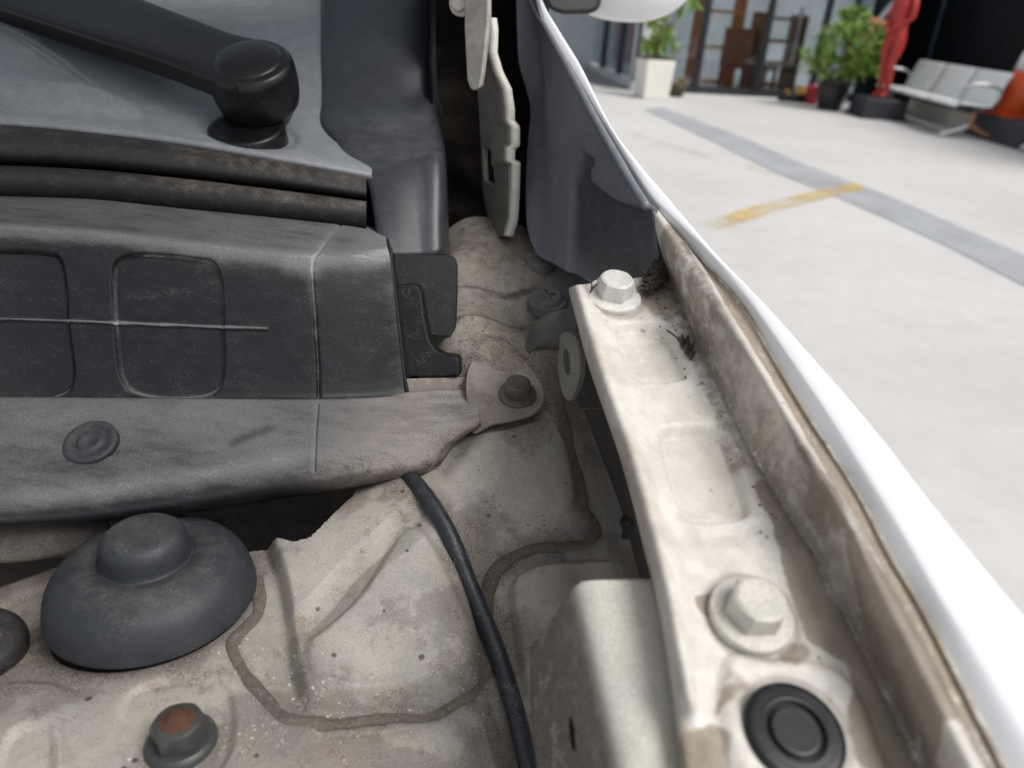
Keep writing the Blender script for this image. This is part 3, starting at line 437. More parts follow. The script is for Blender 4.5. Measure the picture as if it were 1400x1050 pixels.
seal([[(-0.3517,0.4513,1.1143),(-0.3156,0.4673,1.1136),(-0.2679,0.4794,1.1109),(-0.2162,0.4884,1.1065),(-0.151,0.4982,1.0981),(-0.1057,0.5079,1.0909)], [(-0.3436,0.44,1.114),(-0.3085,0.4562,1.1136),(-0.262,0.4682,1.1109),(-0.2115,0.4772,1.1065),(-0.1478,0.4872,1.0986),(-0.1035,0.497,1.0914)], [(-0.3382,0.4306,1.1087),(-0.3038,0.4467,1.108),(-0.2581,0.4592,1.1062),(-0.2084,0.4685,1.1025),(-0.1455,0.4787,1.095),(-0.1018,0.4889,1.0886)], [(-0.3376,0.4274,1.1022),(-0.3032,0.4434,1.1013),(-0.2575,0.456,1.0997),(-0.2078,0.4654,1.0962),(-0.1451,0.4763,1.0901),(-0.1014,0.4867,1.084)], [(-0.342,0.4312,1.0964),(-0.3069,0.4471,1.0954),(-0.2605,0.4599,1.0941),(-0.2102,0.4695,1.0909),(-0.1466,0.4807,1.0855),(-0.1025,0.4914,1.0801)],
      [(-0.3548,0.448,1.0941),(-0.318,0.4639,1.0932),(-0.2697,0.4767,1.092),(-0.2175,0.4863,1.0888),(-0.1516,0.4975,1.0834),(-0.1059,0.5082,1.0779)], [(-0.3594,0.4598,1.1089),(-0.3222,0.4758,1.1082),(-0.2733,0.488,1.1058),(-0.2204,0.4969,1.1012),(-0.1538,0.5066,1.0927),(-0.1075,0.5165,1.0857)]], 200, M_rubber, 'upper lip of the rubber cowl seal under the wiper shelf')

# ---- cowl top shelf with the wiper well
TP = [3, 4, 8, 10, 14, 10]
tl = [[(-0.3561,0.4555,1.1093),(-0.3193,0.4713,1.1082),(-0.2709,0.4835,1.1057),(-0.2186,0.4924,1.1012),(-0.1525,0.5021,1.0927),(-0.0978,0.5141,1.0841)],
      [(-0.347,0.4453,1.1158),(-0.3115,0.4614,1.1152),(-0.2645,0.4734,1.1124),(-0.2135,0.4824,1.1081),(-0.1492,0.4923,1.0998),(-0.1013,0.5029,1.0923)],
      [(-0.3504,0.4507,1.1177),(-0.3145,0.4668,1.1171),(-0.267,0.4789,1.1145),(-0.2156,0.4879,1.1101),(-0.1507,0.4978,1.1019),(-0.1024,0.5085,1.0944)],
      [(-0.3704,0.4783,1.1178),(-0.3252,0.4844,1.1188),(-0.2737,0.4926,1.1173),(-0.2229,0.5062,1.1132),(-0.1657,0.517,1.1058),(-0.1245,0.5258,1.1009)],
      [(-0.3957,0.5167,1.1276),(-0.3473,0.5225,1.128),(-0.2933,0.5325,1.1256),(-0.2378,0.5445,1.1229),(-0.1871,0.5555,1.1159),(-0.1426,0.5648,1.1121)],
      [(-0.4256,0.5644,1.145),(-0.3737,0.5712,1.1475),(-0.3158,0.5823,1.1474),(-0.2553,0.593,1.1464),(-0.2005,0.6029,1.1438),(-0.1554,0.6101,1.1425)],
      [(-0.5116,0.7028,1.1989),(-0.4494,0.7107,1.2035),(-0.377,0.7189,1.2089),(-0.3035,0.7272,1.2144),(-0.238,0.7352,1.2193),(-0.1858,0.7428,1.2232)]]
V = loft(tl, 300, TP); X, Y_ = V[..., 0], V[..., 1]
d = sdf(xy([(-0.4698,0.5964,1.1645),(-0.4027,0.5886,1.1599),(-0.3656,0.5748,1.148),(-0.3279,0.5535,1.1342),(-0.2917,0.5282,1.1216),(-0.2512,0.5069,1.1145),(-0.3033,0.492,1.1161),(-0.3899,0.4745,1.1168)]), X, Y_)
V[..., 2] += .012*sstep(.012, -.012, d)
c = Vector((-0.1853,0.5223,1.1119)); d = np.hypot(X-c.x, Y_-c.y); V[..., 2] -= .0025*sstep(.034, .027, d)
top = link('cowl_top', grid_mesh(V, {'dust': attr_lines([.5, .45, .3, .22, .12, .15, .25], TP)[:, None]*np.ones((1, 300)), 'grime_shade': np.zeros(X.shape)}), M_ptop, car, 'smooth grey-black plastic shelf carrying the wiper')
solid(top, .003, 0)
# raised end of the cowl top beside the hinge
SP = [10, 6, 6, 8, 5, 14]
sl = [[(-0.1895,0.7427,1.223),(-0.1821,0.7258,1.2227),(-0.1482,0.7212,1.2248),(-0.1129,0.7282,1.2275),(-0.0999,0.7401,1.229),(-0.1023,0.7972,1.2316)],
      [(-0.1632,0.6288,1.1509),(-0.1567,0.6144,1.1512),(-0.126,0.6085,1.1528),(-0.0948,0.6161,1.1546),(-0.0832,0.6316,1.1566),(-0.0857,0.6917,1.154)],
      [(-0.1537,0.5877,1.1245),(-0.1476,0.5764,1.1242),(-0.1186,0.5707,1.124),(-0.0898,0.5857,1.1294),(-0.0779,0.6034,1.1335),(-0.0808,0.6676,1.128)],
      [(-0.1518,0.5686,1.1129),(-0.1412,0.5555,1.1135),(-0.1144,0.5497,1.1153),(-0.0859,0.5613,1.1208),(-0.0725,0.5755,1.1269),(-0.075,0.6414,1.1201)],
      [(-0.1243,0.5249,1.0992),(-0.1161,0.5208,1.0977),(-0.1005,0.516,1.0969),(-0.0803,0.5259,1.1033),(-0.0644,0.5352,1.1087),(-0.0681,0.608,1.0978)],
      [(-0.1061,0.5077,1.0914),(-0.1027,0.5051,1.0908),(-0.0913,0.5051,1.0931),(-0.0735,0.5134,1.0985),(-0.0609,0.5199,1.1025),(-0.0634,0.5831,1.0927)],
      [(-0.0888,0.4654,1.0536),(-0.0855,0.4626,1.0524),(-0.0771,0.4644,1.0515),(-0.0639,0.4688,1.0513),(-0.052,0.4737,1.0522),(-0.0531,0.5316,1.034)]]
V = loft(sl, 120, SP)
side = link('cowl_end', grid_mesh(V, {'dust': attr_lines([-.05, .0, .05, .35, .35, .2, .15], SP)[:, None]*np.ones((1, 120)), 'grime_shade': np.zeros(V.shape[:2])}), M_end, car, 'dark grey upright end of the cowl top beside the hood hinge')
solid(side, .003, 0)

# ---- wiper arm
WAX = A3((-.03, -.47, .88))
bk_ = A3([(-0.1874,0.5457,1.1669),(-0.2015,0.5494,1.1684),(-0.2338,0.5639,1.1751),(-0.2712,0.5813,1.1831),(-0.3642,0.6272,1.2044),(-0.4534,0.6714,1.225)]); fr_ = A3([(-0.1835,0.4977,1.1414),(-0.2001,0.5041,1.1443),(-0.2413,0.5213,1.1521),(-0.3015,0.5435,1.1619),(-0.366,0.5681,1.1728),(-0.4172,0.5876,1.1815)]); mid_ = (bk_+fr_)/2; sd_ = (bk_-fr_)
arm_l = [bk_-WAX*.0016+sd_*.012, bk_-sd_*.02, mid_+WAX*.0008, fr_+sd_*.02, fr_-WAX*.0016-sd_*.012, fr_-WAX*.0060-sd_*.016, fr_-WAX*.0135-sd_*.004, fr_-WAX*.0150+sd_*.06, bk_-WAX*.0150-sd_*.06]
V = loft(arm_l, 120, [3, 6, 6, 3, 3, 4, 3, 5])
arm = link('wiper_arm', grid_mesh(V, close=True, cap=True), M_black, car, 'satin black wiper arm'); flat_angle(arm, 60)
hc = Vector((-0.1829,0.5214,1.155)); wax = Vector((-.03, -.47, .88)).normalized()
for nm, prof, mt_, lb in (('pivot_head', [(.004, .0000), (.0226, .0000), (.0256, -.0012), (.0275, -.0048), (.0280, -.010), (.0276, -.022), (.0254, -.031), (.0215, -.036), (.0190, -.041), (.0150, -.046)], M_black, 'round black head of the wiper arm'),
                          ('pivot_cap', [(.0002, .0040), (.008, .0037), (.015, .0028), (.0195, .0014), (.0212, .0000), (.0214, -.002)], M_black, 'domed black cover on the wiper pivot'),
                          ('pivot_collar', [(.0200, .004), (.0228, .0045), (.0245, .003), (.0250, -.010), (.022, -.012)], M_black, 'black collar at the foot of the wiper pivot')):
    o = link(nm, lathe_mesh(hc, wax, smooth_prof(prof, 4), 64) if nm != 'pivot_collar' else lathe_mesh((-0.1857,0.5177,1.1116), (-.02, -.34, .94), prof, 64), mt_, arm, lb)

# ---- strut mount cap and nut
sc_c = Vector((-0.1548,0.265,0.9467))
link('shadow_ring', lathe_mesh(sc_c, NTW, [(.0440, -.016), (.0432, -.006), (.0425, -.001)], 60), M_void, car, 'added ring under the strut cap, black for its shadow gap')  # added ring; its black stands for the shadow gap below the cap
prof = [(.0440, .0004), (.0446, .0005), (.0447, .0012), (.0441, .0050), (.0428, .0100), (.0404, .0150), (.0366, .0190), (.031, .0218), (.0255, .0232), (.0205, .0226), (.0191, .0220), (.0184, .0236), (.0182, .0275), (.0176, .0318), (.0154, .0348), (.0108, .0362), (.0005, .0366)]
cap_me = lathe_mesh(sc_c, NTW, smooth_prof(prof, 4), 90)
link('strut_cap', cap_me, M_cap, car, 'round grey rubber cap over the strut mount')
nc = Vector(az((-0.1119,0.1925,0.9467)))
nut = bolt('strut_nut', nc, NTW, .0100, .0100, .0128, .0040, M_nut, car, 'dark flanged nut on a rusty strut stud', .25, 0)
link('stud_end', lathe_mesh(nc, NTW, [(.0066, .008), (.0068, .0112), (.0062, .0116), (.0067, .0121), (.0061, .0125), (.0056, .0128), (.0040, .0128), (.0034, .0142), (.0022, .0147), (.0004, .0147)], 32), M_rust, nut, 'rusty end of the strut stud')
link('rubber_grommet', lathe_mesh((-0.2174,0.2365,0.9362), (.25, -.1, 1), smooth_prof([(.017, -.006), (.0175, .004), (.015, .009), (.009, .011), (.0005, .0115)], 4), 40), M_rubber, car, 'black rubber grommet at the left edge')
# cowl support beam under the flange
bl = [[(-0.2901,0.3022,0.9429),(-0.2532,0.3079,0.9431),(-0.2341,0.3133,0.9427),(-0.2182,0.3182,0.9415),(-0.2055,0.3227,0.9393)], [(-0.2798,0.2895,0.9465),(-0.2437,0.2943,0.9472),(-0.226,0.3007,0.9466),(-0.2107,0.3059,0.9459),(-0.2001,0.3131,0.9424)], [(-0.2791,0.2855,0.9386),(-0.243,0.2905,0.9395),(-0.2253,0.2968,0.9388),(-0.2107,0.3034,0.9387),(-0.2002,0.3112,0.9364)], [(-0.2925,0.2982,0.9236),(-0.2551,0.3041,0.9243),(-0.2357,0.3098,0.9245),(-0.2198,0.3161,0.9258),(-0.2072,0.3219,0.9263)]]
solid(link('support_beam', grid_mesh(loft(bl, 60, 6)), M_baydust, car, 'dirty tan metal beam under the cowl flange'), .002, 0)
bl = [[(-0.279,0.2744,0.9094),(-0.2547,0.289,0.9164),(-0.2395,0.301,0.918),(-0.2221,0.3177,0.9179)], [(-0.2686,0.2606,0.9109),(-0.2453,0.2749,0.9171),(-0.2327,0.2893,0.917),(-0.2216,0.3055,0.9159)], [(-0.2726,0.2623,0.9008),(-0.2486,0.2758,0.9055),(-0.2351,0.2896,0.9063),(-0.2258,0.3066,0.9067)]]
solid(link('bracket_arm', grid_mesh(loft(bl, 50, 6)), M_baydust, car, 'dirty metal arm behind the strut cap'), .002, 0)

# ---- black cable
cq = [(-0.0557,0.3393,0.9691),(-0.04,0.3183,0.9695),(-0.025,0.3,0.9579),(-0.0123,0.2837,0.9445),(-0.0006,0.2641,0.9338),(0.0075,0.248,0.9244),(0.0139,0.2337,0.9143),(0.0202,0.2148,0.9033),(0.0248,0.1966,0.8979)]
cable_pts = [(-0.122,0.4362,0.9541),(-0.0847,0.3743,0.9645)]+[(p[0], p[1], z+.0055) for p, z in zip(cq, [az(p)[2] for p in cq])]
cable_pts[-4:] = [(p[0], p[1], p[2]+d_) for p, d_ in zip(cable_pts[-4:], (.001, .002, .004, .006))]
link('cable', tube_mesh(cable_pts, .0043, 16, 140), dusty('cable_rubber', (.022, .026, .033), (.28, .255, .23), bias=-.40, uw=.36, w1=.7, w2=.6, w3=.4, speck=.8, speck_col=(.45, .42, .39), rough=.4, rough_d=.9, s1=60), car, 'black rubber sheathed cable curving down over the apron')

# ---- fender: outer skin with its lip, inner flange, bolts, plug
LP = [4, 4, 5, 6, 8, 8, 8]
lip = [[(-0.0218,0.8362,1.2512),(-0.0083,0.6725,1.203),(0.0075,0.5978,1.1805),(0.0209,0.5435,1.164),(0.0395,0.463,1.1397),(0.0518,0.4147,1.1251),(0.0606,0.3802,1.1146),(0.0717,0.3587,1.1078),(0.0815,0.3382,1.1013),(0.093,0.3118,1.0931),(0.1013,0.2745,1.0818),(0.1077,0.2456,1.0731),(0.1153,0.2173,1.0645),(0.1199,0.188,1.0558),(0.1225,0.1775,1.0526),(0.1251,0.1574,1.0466),(0.1286,0.1331,1.0394),(0.1315,0.1128,1.0334)],
       [(-0.0206,0.8162,1.25),(-0.0069,0.6566,1.203),(0.0088,0.5838,1.181),(0.0219,0.532,1.1653),(0.0402,0.4531,1.1415),(0.0523,0.4082,1.1278),(0.0619,0.3777,1.1185),(0.0727,0.3555,1.1115),(0.0821,0.3345,1.1049),(0.0944,0.3055,1.0959),(0.104,0.2721,1.0857),(0.1135,0.2342,1.0742),(0.1201,0.2042,1.0652),(0.1255,0.1744,1.0562),(0.1291,0.1564,1.0508),(0.1331,0.1347,1.0443),(0.1374,0.1109,1.0372)],
       [(-0.0191,0.8124,1.2498),(-0.0053,0.6537,1.2031),(0.0102,0.5826,1.1816),(0.0232,0.5308,1.1659),(0.0412,0.4501,1.1416),(0.0532,0.407,1.1285),(0.0628,0.378,1.1196),(0.0731,0.355,1.1124),(0.0828,0.3335,1.1056),(0.0952,0.3045,1.0966),(0.1049,0.2713,1.0864),(0.1146,0.2335,1.075),(0.1213,0.2037,1.066),(0.1267,0.1741,1.0571),(0.1309,0.1566,1.0518),(0.1354,0.1356,1.0455),(0.1399,0.112,1.0384)],
       [(-0.0157,0.8096,1.2499),(-0.0025,0.6512,1.2033),(0.0122,0.5829,1.1827),(0.0249,0.5321,1.1673),(0.043,0.4463,1.1415),(0.0546,0.4067,1.1294),(0.0649,0.3793,1.1209),(0.0746,0.3547,1.1132),(0.0842,0.3315,1.106),(0.0982,0.3021,1.0968),(0.1086,0.271,1.0872),(0.1201,0.2315,1.0752),(0.1274,0.2041,1.0668),(0.1358,0.1762,1.0583),(0.1415,0.1587,1.0529),(0.1484,0.1387,1.0468),(0.1568,0.1173,1.0401)],
       [(-0.0138,0.8115,1.2502),(-0.0008,0.6526,1.2034),(0.0137,0.587,1.1836),(0.0264,0.5357,1.168),(0.0446,0.4455,1.1409),(0.0563,0.4092,1.1298),(0.0667,0.3823,1.1214),(0.0766,0.3561,1.1134),(0.0864,0.3323,1.1059),(0.1011,0.3011,1.0961),(0.1127,0.2724,1.0872),(0.1212,0.2512,1.0806),(0.1284,0.2308,1.0743),(0.1345,0.2099,1.0679),(0.1409,0.1907,1.0621),(0.1464,0.1752,1.0573),(0.159,0.1427,1.0472),(0.1696,0.1157,1.0388)]]
skin0 = [resample(l, 260) for l in lip]
k = np.linspace(0, 1, 260)[:, None]
e = skin0[4]; outw = A3((.96, .22, 0))
skin = skin0+[e+outw*(.0010+.0006*k)+A3((0, 0, -.0016)), e+outw*(.002+.002*k)+A3((0, 0, -.010)), e+outw*(.012+.012*k)+A3((0, 0, -.10)), e+outw*(.02+.02*k)+A3((0, 0, -.55))]
V = spline_stack(np.array(skin), [6, 5, 6, 6, 5, 6, 8, 10])
at = attr_lines([.75, .32, .1, 0.0, 0, 0, 0, 0, 0], [6, 5, 6, 6, 5, 6, 8, 10])[:, None]*np.ones((1, 260))
fender = link('fender', grid_mesh(V, {'dust': at, 'grime_shade': np.zeros(V.shape[:2])}), M_skin, car, 'bright white painted fender edge')
IP = [4, 5, 5, 5, 60, 5, 8, 8, 6, 5, 6, 5, 4]
il = [[(0.0307,0.3734,1.0688),(0.0402,0.3216,1.0533),(0.0519,0.2636,1.0358),(0.0588,0.2124,1.0206),(0.0617,0.1713,1.0086),(0.0617,0.1637,1.0064),(0.062,0.144,1.0006),(0.0631,0.1301,0.9965)],
      [(0.0251,0.3541,1.076),(0.0336,0.3039,1.061),(0.0455,0.2492,1.0445),(0.0525,0.2008,1.0301),(0.0558,0.162,1.0187),(0.0559,0.1548,1.0166),(0.0567,0.1362,1.0111),(0.0579,0.1231,1.0073)],
      [(0.024,0.346,1.081),(0.0328,0.2941,1.0655),(0.0446,0.2412,1.0495),(0.0513,0.1944,1.0356),(0.0545,0.1574,1.0247),(0.0545,0.1503,1.0226),(0.0555,0.1319,1.0172),(0.0564,0.1191,1.0135)],
      [(0.0264,0.3348,1.0862),(0.036,0.2834,1.0708),(0.0468,0.2323,1.0554),(0.0527,0.1872,1.042),(0.0557,0.1536,1.0321),(0.0576,0.1517,1.025),(0.0585,0.1316,1.018),(0.0594,0.1188,1.0143)],
      [(0.0338,0.3503,1.0822),(0.0453,0.2958,1.0658),(0.0563,0.2426,1.0497),(0.0606,0.1952,1.0358),(0.0623,0.1594,1.0253),(0.0622,0.1516,1.0242),(0.0622,0.1317,1.0184),(0.063,0.1189,1.0147)],
      [(0.0692,0.3645,1.0851),(0.0732,0.3444,1.0791),(0.0857,0.2827,1.0605),(0.0928,0.2475,1.0499),(0.1018,0.2168,1.0406),(0.1079,0.1898,1.0324),(0.1151,0.153,1.0214),(0.1204,0.1245,1.0128)],
      [(0.0703,0.3651,1.0857),(0.0751,0.3463,1.08),(0.0878,0.2832,1.0611),(0.0956,0.2484,1.0506),(0.1057,0.2166,1.0408),(0.112,0.1899,1.0327),(0.1196,0.1532,1.0217),(0.1244,0.1246,1.0132)],
      [(0.0658,0.3682,1.0989),(0.0727,0.34,1.0903),(0.086,0.2903,1.0752),(0.095,0.2532,1.064),(0.1044,0.217,1.053),(0.1105,0.1917,1.0453),(0.119,0.1442,1.0311),(0.1227,0.1182,1.0234)],
      [(0.0611,0.3738,1.1111),(0.0711,0.3357,1.0996),(0.0842,0.2922,1.0863),(0.0941,0.2643,1.0777),(0.1026,0.2232,1.0653),(0.1079,0.1968,1.0574),(0.1104,0.1777,1.0517),(0.1183,0.134,1.0386),(0.1218,0.1127,1.0323)],
      [(0.0624,0.3707,1.1138),(0.0743,0.3315,1.1018),(0.0865,0.2889,1.0888),(0.0955,0.2545,1.0784),(0.1035,0.2158,1.0668),(0.1091,0.1899,1.059),(0.1116,0.1748,1.0544),(0.1185,0.1314,1.0415),(0.122,0.1108,1.0354)],
      [(0.0638,0.374,1.1142),(0.0776,0.3337,1.1018),(0.0895,0.2866,1.0875),(0.0983,0.2519,1.077),(0.1062,0.2143,1.0657),(0.1122,0.1893,1.0581),(0.1153,0.1757,1.054),(0.1214,0.1316,1.0409),(0.1249,0.1114,1.0348)],
      [(0.0648,0.3806,1.1138),(0.0799,0.338,1.1006),(0.0922,0.2908,1.0863),(0.1013,0.2557,1.0756),(0.1092,0.2177,1.0642),(0.115,0.1921,1.0565),(0.1181,0.178,1.0522),(0.1244,0.1331,1.0389),(0.1279,0.1128,1.0328)],
      [(0.0632,0.3833,1.1144),(0.0812,0.3397,1.1009),(0.092,0.3066,1.0907),(0.1002,0.2739,1.0808),(0.1067,0.2458,1.0723),(0.1141,0.2175,1.0637),(0.1189,0.1882,1.0549),(0.1217,0.1781,1.0519),(0.1279,0.1333,1.0385),(0.131,0.1132,1.0326)],
      [(0.062,0.3806,1.1157),(0.0816,0.3377,1.1022),(0.0932,0.3103,1.0937),(0.1013,0.2732,1.0825),(0.1077,0.2444,1.0738),(0.1152,0.2162,1.0652),(0.1197,0.187,1.0565),(0.1222,0.1766,1.0534),(0.1283,0.1324,1.0403),(0.1311,0.1122,1.0342)]]
NI = 420
V = loft(il, NI, IP); X, Y_ = V[..., 0], V[..., 1]
def rail_pad(poly, dep, wd):
    d = sdf(xy(round_poly(poly, 72)), X, Y_); V[..., 2] += dep*sstep(wd, -wd, d); return d
row = np.arange(V.shape[0])[:, None]; flat_rows = (row > 14) & (row < 62)
dust = attr_lines([.98, .96, .90, .66, .40, .44, .78, .56, .52, .20, .40, .80, .80, .65], IP)[:, None]*np.ones((1, NI))  # first rows: dust plus the shaded left side of the bead, in colour
grime_shade = .75*np.exp(-(seg_dist(xy([(0.0691,0.3633,1.0847),(0.0741,0.343,1.0786),(0.0872,0.2829,1.0605),(0.0942,0.2477,1.0499),(0.1049,0.2167,1.0404),(0.1114,0.1897,1.0322),(0.119,0.1534,1.0213),(0.1236,0.128,1.0137)]), X, Y_)/.0022)**2)  # crease darkened: dirt mixed with painted shade
for c_, r_ in (((0.0439,0.3418,1.0798), .0140), ((0.0803,0.1861,1.0327), .0145), ((0.086,0.152,1.0226), .0148)):
    grime_shade = np.maximum(grime_shade, .55*np.exp(-((np.hypot(X-c_[0], Y_-c_[1])-r_)/.0012)**2))
pads = []
for poly, dep, wd in (([(0.0442,0.3206,1.0736),(0.0471,0.3242,1.0745),(0.0657,0.3274,1.0745),(0.0685,0.3253,1.0738),(0.0735,0.3002,1.0662),(0.0728,0.2942,1.0645),(0.0685,0.2916,1.064),(0.0531,0.2889,1.064),(0.0502,0.2914,1.0649)], -.0042, .0016), ([(0.0584,0.2602,1.0554),(0.0605,0.2636,1.0563),(0.0813,0.2674,1.0563),(0.0838,0.2651,1.0555),(0.088,0.2333,1.0461),(0.0874,0.2275,1.0444),(0.0844,0.2252,1.0439),(0.066,0.2219,1.0439),(0.0634,0.224,1.0446)], -.0046, .0018),
                      ([(0.0719,0.1719,1.0291),(0.083,0.1721,1.0286),(0.1008,0.172,1.0276),(0.1069,0.1662,1.0256),(0.1084,0.1531,1.0217),(0.1078,0.1382,1.0175),(0.0715,0.1346,1.0182),(0.0663,0.1505,1.0231)], .0022, .0022), ([(0.0478,0.2037,1.0395),(0.1114,0.2124,1.0388),(0.1135,0.2016,1.0356),(0.0994,0.1752,1.0286),(0.0605,0.1695,1.0289)], .0012, .004)):
    pads.append(rail_pad(poly, dep, wd))
dust -= .14*sstep(.0, -.006, pads[0])+.16*sstep(.0, -.006, pads[1])
dust += .25*np.exp(-(seg_dist(xy([(0.0847,0.2763,1.0587),(0.0942,0.2409,1.0479),(0.1004,0.2196,1.0414),(0.1063,0.1929,1.0334),(0.1168,0.1532,1.0213),(0.123,0.1312,1.0146)]), X, Y_)/.006)**2)+.12*np.exp(-(seg_dist(xy([(0.0753,0.3377,1.077),(0.0835,0.2886,1.0623),(0.0912,0.2544,1.052)]), X, Y_)/.006)**2)
stain = attr_lines([.3, .3, .22, .08, .0, .12, .62, .34, .22, .02, .30, .85, .85, .5], IP)[:, None]*np.ones((1, NI))
for blob, a, wd in (([(0.0941,0.205,1.0375),(0.0957,0.1885,1.0327),(0.0975,0.1793,1.0299),(0.1069,0.1745,1.028),(0.1067,0.167,1.0259),(0.1021,0.1573,1.0233),(0.1017,0.1429,1.0191),(0.1205,0.1413,1.0177),(0.12,0.1563,1.0221),(0.1162,0.1756,1.0279),(0.1081,0.1977,1.0347),(0.1064,0.2125,1.0391),(0.1022,0.2253,1.043),(0.0962,0.2425,1.0483),(0.0911,0.2387,1.0475),(0.0944,0.2218,1.0424)], .85, .0025), ([(0.0627,0.1906,1.035),(0.0701,0.1928,1.0352),(0.0705,0.1832,1.0324),(0.0639,0.1855,1.0334)], .8, .0015), ([(0.0704,0.1693,1.0284),(0.0761,0.1648,1.0268),(0.0695,0.1574,1.025),(0.0638,0.1533,1.0241),(0.0671,0.1627,1.0266)], .62, .003), ([(0.054,0.1487,1.0233),(0.0665,0.1505,1.0231),(0.0651,0.1357,1.0189),(0.0529,0.1327,1.0187)], .75, .003), ([(0.0863,0.1771,1.0298),(0.0959,0.1794,1.03),(0.0968,0.1738,1.0283),(0.0871,0.1704,1.0278)], .6, .003),
                    ([(0.0788,0.3384,1.077),(0.086,0.2848,1.0611),(0.0913,0.2473,1.0499),(0.0878,0.2433,1.049),(0.0801,0.2755,1.0587),(0.0726,0.3293,1.0747)], .5, .003), ([(0.0596,0.3571,1.0834),(0.0726,0.3616,1.0841),(0.0767,0.3353,1.0763),(0.0689,0.3259,1.0739),(0.058,0.337,1.0777)], .55, .004), ([(0.1084,0.1751,1.0281),(0.112,0.1722,1.0271),(0.1096,0.1438,1.019),(0.1033,0.1431,1.0191)], .4, .004)):
    stain = np.maximum(stain, a*sstep(wd, -wd, sdf(xy(round_poly(blob, 60)), X, Y_)))
inner = grid_mesh(V, {'dust': dust, 'grime_shade': grime_shade, 'stain': stain})
flg = link('inner_flange', inner, M_white, fender, 'cream painted dirty inner flange and gutter of the fender'); solid(flg, .0015, 0)
bolt('bolt', (0.0438,0.3409,1.0801), NR, .0088, .0095, .0130, .0022, dusty('painted_bolt', (.66, .65, .61), (.36, .31, .25), bias=-.45, uw=.25, w1=.35, w2=.3, w3=.1, speck=.2, rough=.35, rough_d=.8), fender, 'white painted hexagon bolt at the rear of the fender flange', .9)
bolt('bolt', (0.0799,0.1855,1.0339), NR, .0092, .0088, .0132, .0024, M_light, fender, 'large dusty hexagon bolt near the black rubber plug', .15)
pc = Vector((0.0848,0.1498,1.0251))
link('rubber_plug', lathe_mesh(pc, NR, smooth_prof([(.0140, -.001), (.0141, .0014), (.0132, .0024), (.0100, .0027), (.0083, .0027), (.0079, .0015), (.0074, .0015), (.0070, .0026), (.0050, .0027), (.0002, .0027)], 3), 56), M_black, fender, 'round black rubber plug with a raised centre')
# ---- dark plastic cover behind the flange
CP = 14
cv = [[(0.0629,0.3535,1.0845),(0.0613,0.3581,1.096),(0.0596,0.364,1.1078),(0.0576,0.3691,1.1159)], [(0.0588,0.3677,1.0771),(0.0562,0.3744,1.0907),(0.0526,0.3825,1.1068),(0.0492,0.3962,1.1255)], [(0.0487,0.394,1.0671),(0.0453,0.4049,1.0846),(0.0417,0.4229,1.1118),(0.0372,0.4439,1.1406)],
      [(0.0363,0.4336,1.0568),(0.0328,0.4493,1.0795),(0.0282,0.4767,1.1167),(0.0201,0.5155,1.1634)], [(0.0229,0.4755,1.0514),(0.0191,0.4963,1.0752),(0.0131,0.5371,1.1238),(0.0051,0.5886,1.1825)], [(0.0113,0.4999,1.0489),(0.0097,0.5229,1.0727),(0.0058,0.5728,1.1281),(-0.0083,0.6424,1.2008),(-0.0198,0.6882,1.237)],
      [(0.007,0.5073,1.0524),(0.0031,0.5227,1.0611),(-0,0.5401,1.0781),(-0.0013,0.5705,1.1078),(-0.0013,0.5907,1.1304),(-0.0051,0.6018,1.1416),(-0.0127,0.618,1.1585),(-0.0167,0.6405,1.1814),(-0.0192,0.6592,1.2011),(-0.0271,0.6995,1.2371)]]
V = loft(cv, 160, CP); N = normals(V); N = N*np.sign((N*(A3((0, 0, 1.2))-V)).sum(2))[..., None]
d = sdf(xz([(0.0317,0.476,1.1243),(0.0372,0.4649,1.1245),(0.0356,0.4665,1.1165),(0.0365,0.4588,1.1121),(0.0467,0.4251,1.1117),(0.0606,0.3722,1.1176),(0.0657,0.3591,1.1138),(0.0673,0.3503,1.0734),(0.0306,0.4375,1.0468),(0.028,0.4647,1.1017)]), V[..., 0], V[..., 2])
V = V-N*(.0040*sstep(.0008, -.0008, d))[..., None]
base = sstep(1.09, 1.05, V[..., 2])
cover = link('end_cover', grid_mesh(V, {'dust': base*.45-.1*sstep(.001, -.001, d), 'grime_shade': .95*sstep(.0008, -.0008, d)*sstep(1.05, 1.075, V[..., 2])}), M_cover, car, 'smooth blue-grey plastic cover between hinge and fender'); solid(cover, .0028, 0)  # recessed lower part coloured darker than the rest
edge = [(0.0574,0.3682,1.1168),(0.049,0.3955,1.1263),(0.037,0.4427,1.1415),(0.02,0.5143,1.1643),(0.0051,0.5874,1.1834),(-0.0083,0.6412,1.2018),(-0.0198,0.6859,1.2369)]
link('edge_bead', tube_mesh(edge, .0022, 10, 120), M_cover, cover, 'rolled grey edge of the plastic cover')
fb = [(0.0041,0.5474,1.0513),(0.0232,0.5463,1.051),(0.0492,0.5247,1.0444),(0.0681,0.4924,1.0345),(0.0433,0.4739,1.0288),(0.029,0.4625,1.0254),(0.0127,0.4583,1.0241),(0.0062,0.4693,1.0274),(0.0133,0.4854,1.0324),(0.014,0.4966,1.0358),(0.0049,0.5003,1.0369),(-0.0015,0.5095,1.0397),(0.0009,0.5226,1.0438)]
bevel(link('foot_flange', plate_mesh(round_poly(fb, 80), -NF, .0028), M_foot, cover, 'dusty foot of the plastic cover holding two clips', smooth=False), .0008, 2)
